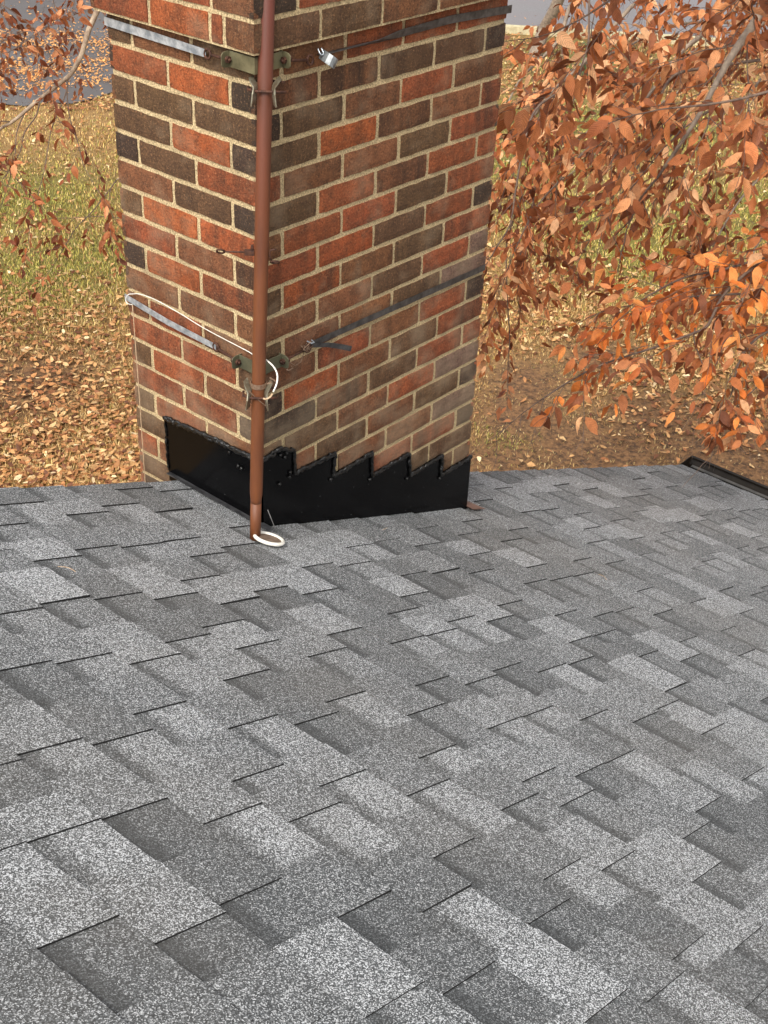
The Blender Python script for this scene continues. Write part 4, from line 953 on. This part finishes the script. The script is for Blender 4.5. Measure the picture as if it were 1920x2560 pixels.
# a thicker upper bough carrying the twigs that come from above the frame
bough = [Vector((tr0.x, tr0.y, 3.2)), Vector(P3(2300, -650, 6.4)), Vector(P3(1900, -560, 6.9)), Vector(P3(1500, -420, 7.2)), Vector(P3(1350, -380, 7.4))]
T.branch(smooth(bough, 6), .10, .03, 12)
for spec in limbs:
    st = Vector(P3(*spec[0][0]))
    if spec[0][0][1] < -100:
        bb = min(smooth(bough, 6), key=lambda q: (q - st).length); T.branch(smooth([bb, bb.lerp(st, .5) + Vector((0, 0, .1)), st], 4), spec[1] * 1.5, spec[1], 8)
finish(T, root_r, trunkR, [.34, .28, .25, .20, .12])

# ---- left-hand beech (limb coming in from behind the chimney top, lower spray)
T = Tree()
tl0 = Vector(P3(-900, 300, 8.6)); trunkL = [Vector((tl0.x, tl0.y, GZ - .1)), Vector((tl0.x, tl0.y, GZ + 2)), Vector((tl0.x + .1, tl0.y, 0)), Vector((tl0.x, tl0.y, 4.5))]
root_l = empty('beech_tree', (tl0.x, tl0.y, GZ)); tag(root_l, 'beech tree with sparse copper leaves and a pale curved bough left of the chimney', 'tree')
LD = 7.4
limb(T, [(420, -330, LD), (330, -150, LD), (262, -30, LD), (246, 18, LD), (232, 52, LD), (220, 80, LD), (206, 130, LD), (195, 155, LD), (175, 187, LD), (150, 208, LD), (122, 230, LD), (90, 255, LD), (61, 280, LD), (30, 305, LD), (-10, 330, LD), (-120, 420, LD)], .019, .0085, .06, BPAL, .10, (.1, .2))
for px, r0, dn in [
 ([(172, 192, LD), (164, 235, LD), (150, 270, LD), (130, 320, LD), (120, 370, LD), (112, 420, LD), (92, 500, LD), (78, 560, LD)], .0042, .38),
 ([(172, 192, LD), (168, 240, LD), (176, 300, LD), (196, 360, LD), (208, 410, LD), (236, 462, LD)], .004, .42),
 ([(100, 250, LD), (90, 290, LD), (62, 330, LD), (50, 380, LD), (20, 430, LD), (-30, 500, LD)], .0045, .4),
 ([(62, 282, LD), (42, 330, LD), (36, 400, LD), (20, 460, LD), (0, 525, LD)], .004, .3),
 ([(290, 452, LD + .5), (262, 490, LD + .5), (225, 535, LD + .5), (190, 570, LD + .5), (160, 620, LD + .5), (130, 668, LD + .5)], .004, .35),
 ([(292, 448, LD + .5), (275, 480, LD + .5), (271, 540, LD + .5)], .003, .4),
 ([(310, 545, LD + .4), (250, 541, LD + .4), (180, 545, LD + .4), (140, 545, LD + .4)], .0025, .3),
 ([(-200, 60, 7.8), (-40, 110, 7.8), (60, 80, 7.8), (140, 60, 7.8), (200, 30, 7.8)], .004, .75),
 ([(-200, -80, 7.2), (-20, 0, 7.2), (60, 50, 7.2), (110, 100, 7.2), (130, 160, 7.2)], .004, .75),
 ([(-200, 180, 7.0), (-60, 140, 7.0), (20, 130, 7.0), (80, 90, 7.0)], .004, .7),
 ([(100, -200, 7.9), (120, -60, 7.9), (140, 30, 7.9), (150, 90, 7.9)], .004, .7),
 ([(20, -200, 7.5), (20, -60, 7.5), (10, 20, 7.5), (30, 90, 7.5), (20, 150, 7.5)], .004, .7),
 ([(240, -150, 7.7), (200, -40, 7.7), (180, 30, 7.7), (185, 80, 7.7)], .004, .7),
 ([(-150, 380, 7.3), (-40, 420, 7.3), (20, 430, 7.3), (60, 470, 7.3)], .003, .6),
 ([(130, 300, 7.5), (160, 310, 7.5), (190, 340, 7.5)], .002, .4)]:
    limb(T, px, r0, .0018, .068, BPAL, dn, (.10, .26), 6)
    st = Vector(P3(*px[0]))
    if px[0][0] < 0 or px[0][1] < -100: T.branch(smooth([Vector((tl0.x, tl0.y, 3.0)), st.lerp(tl0, .4) + Vector((0, 0, 1.2)), st], 5), .02, r0, 6)
T.branch(smooth([Vector((tl0.x, tl0.y, 3.6)), Vector(P3(-300, -500, 8.0)), Vector(P3(200, -560, 7.6)), Vector(P3(420, -330, LD))], 6), .06, .016, 10)
T.branch(smooth([Vector(P3(420, -330, LD)), Vector(P3(480, 100, LD + .6)), Vector(P3(400, 360, LD + .5)), Vector(P3(291, 450, LD + .5))], 6), .012, .004, 6)
finish(T, root_l, trunkL, [.26, .22, .19, .10], MPALE)

# ---- grey-brown sapling trunk by the road and a green clump
st_ = empty('street_tree', gpix(1330, 150)); tag(st_, 'bare slanting tan trunk rising at the roadside behind the copper leaves', 'tree')
b0 = Vector(gpix(1330, 150)); m_ = MB(); m_.tube(smooth([b0 - Vector((0, 0, .1)), Vector(P3(1358, 80, 21.0)), Vector(P3(1392, 10, 20.5)), Vector(P3(1425, -120, 20)), Vector(P3(1400, -420, 20))], 5), np.linspace(.11, .07, 21), 12); m_.build('trunk', MBARK, st_, True)
T2 = MB()
for k in range(14):
    s0 = Vector(P3(1415, -150 - k * 22, 20)); T2.tube(smooth([s0, s0 + Vector((random.gauss(0, .5), random.gauss(0, .5), .5)), s0 + Vector((random.gauss(0, 1.1), random.gauss(0, 1.1), 1.2))], 3), np.linspace(.03, .008, 7), 5)
T2.build('branches', MTWIG, st_)
MYUC, t, b, _, L = mat('green_strap_leaf'); L.new(attr(t), b.inputs['Base Color']); b.inputs['Roughness'].default_value = .5
yc = Vector(gpix(1475, 205)); yu = empty('yucca_plant', yc); tag(yu, 'green spiky clump of strap leaves growing on the lawn behind the branches', 'plant')
m_ = MB()
for k in range(90):
    a_ = random.uniform(0, 2 * math.pi); h_ = random.uniform(.3, .75); ln_ = Vector((math.cos(a_), math.sin(a_), 0)) * random.uniform(.1, .6); w_ = Vector((-math.sin(a_), math.cos(a_), 0)) * .018
    v = random.uniform(.6, 1.2); cc = tuple(np.array(random.choice([lin(92, 120, 70), lin(66, 96, 54), lin(140, 156, 110)]))[:3] * v) + (1,)
    b0 = yc + ln_ * .12; mid = yc + ln_ * .6 + Vector((0, 0, h_ * .75)); tp2 = yc + ln_ * 1.1 + Vector((0, 0, h_ * .8))
    m_.quad(b0 - w_, b0 + w_, mid + w_ * .8, mid - w_ * .8, cc); m_.poly([mid - w_ * .8, mid + w_ * .8, tp2], cc)
m_.build('foliage', MYUC, yu)
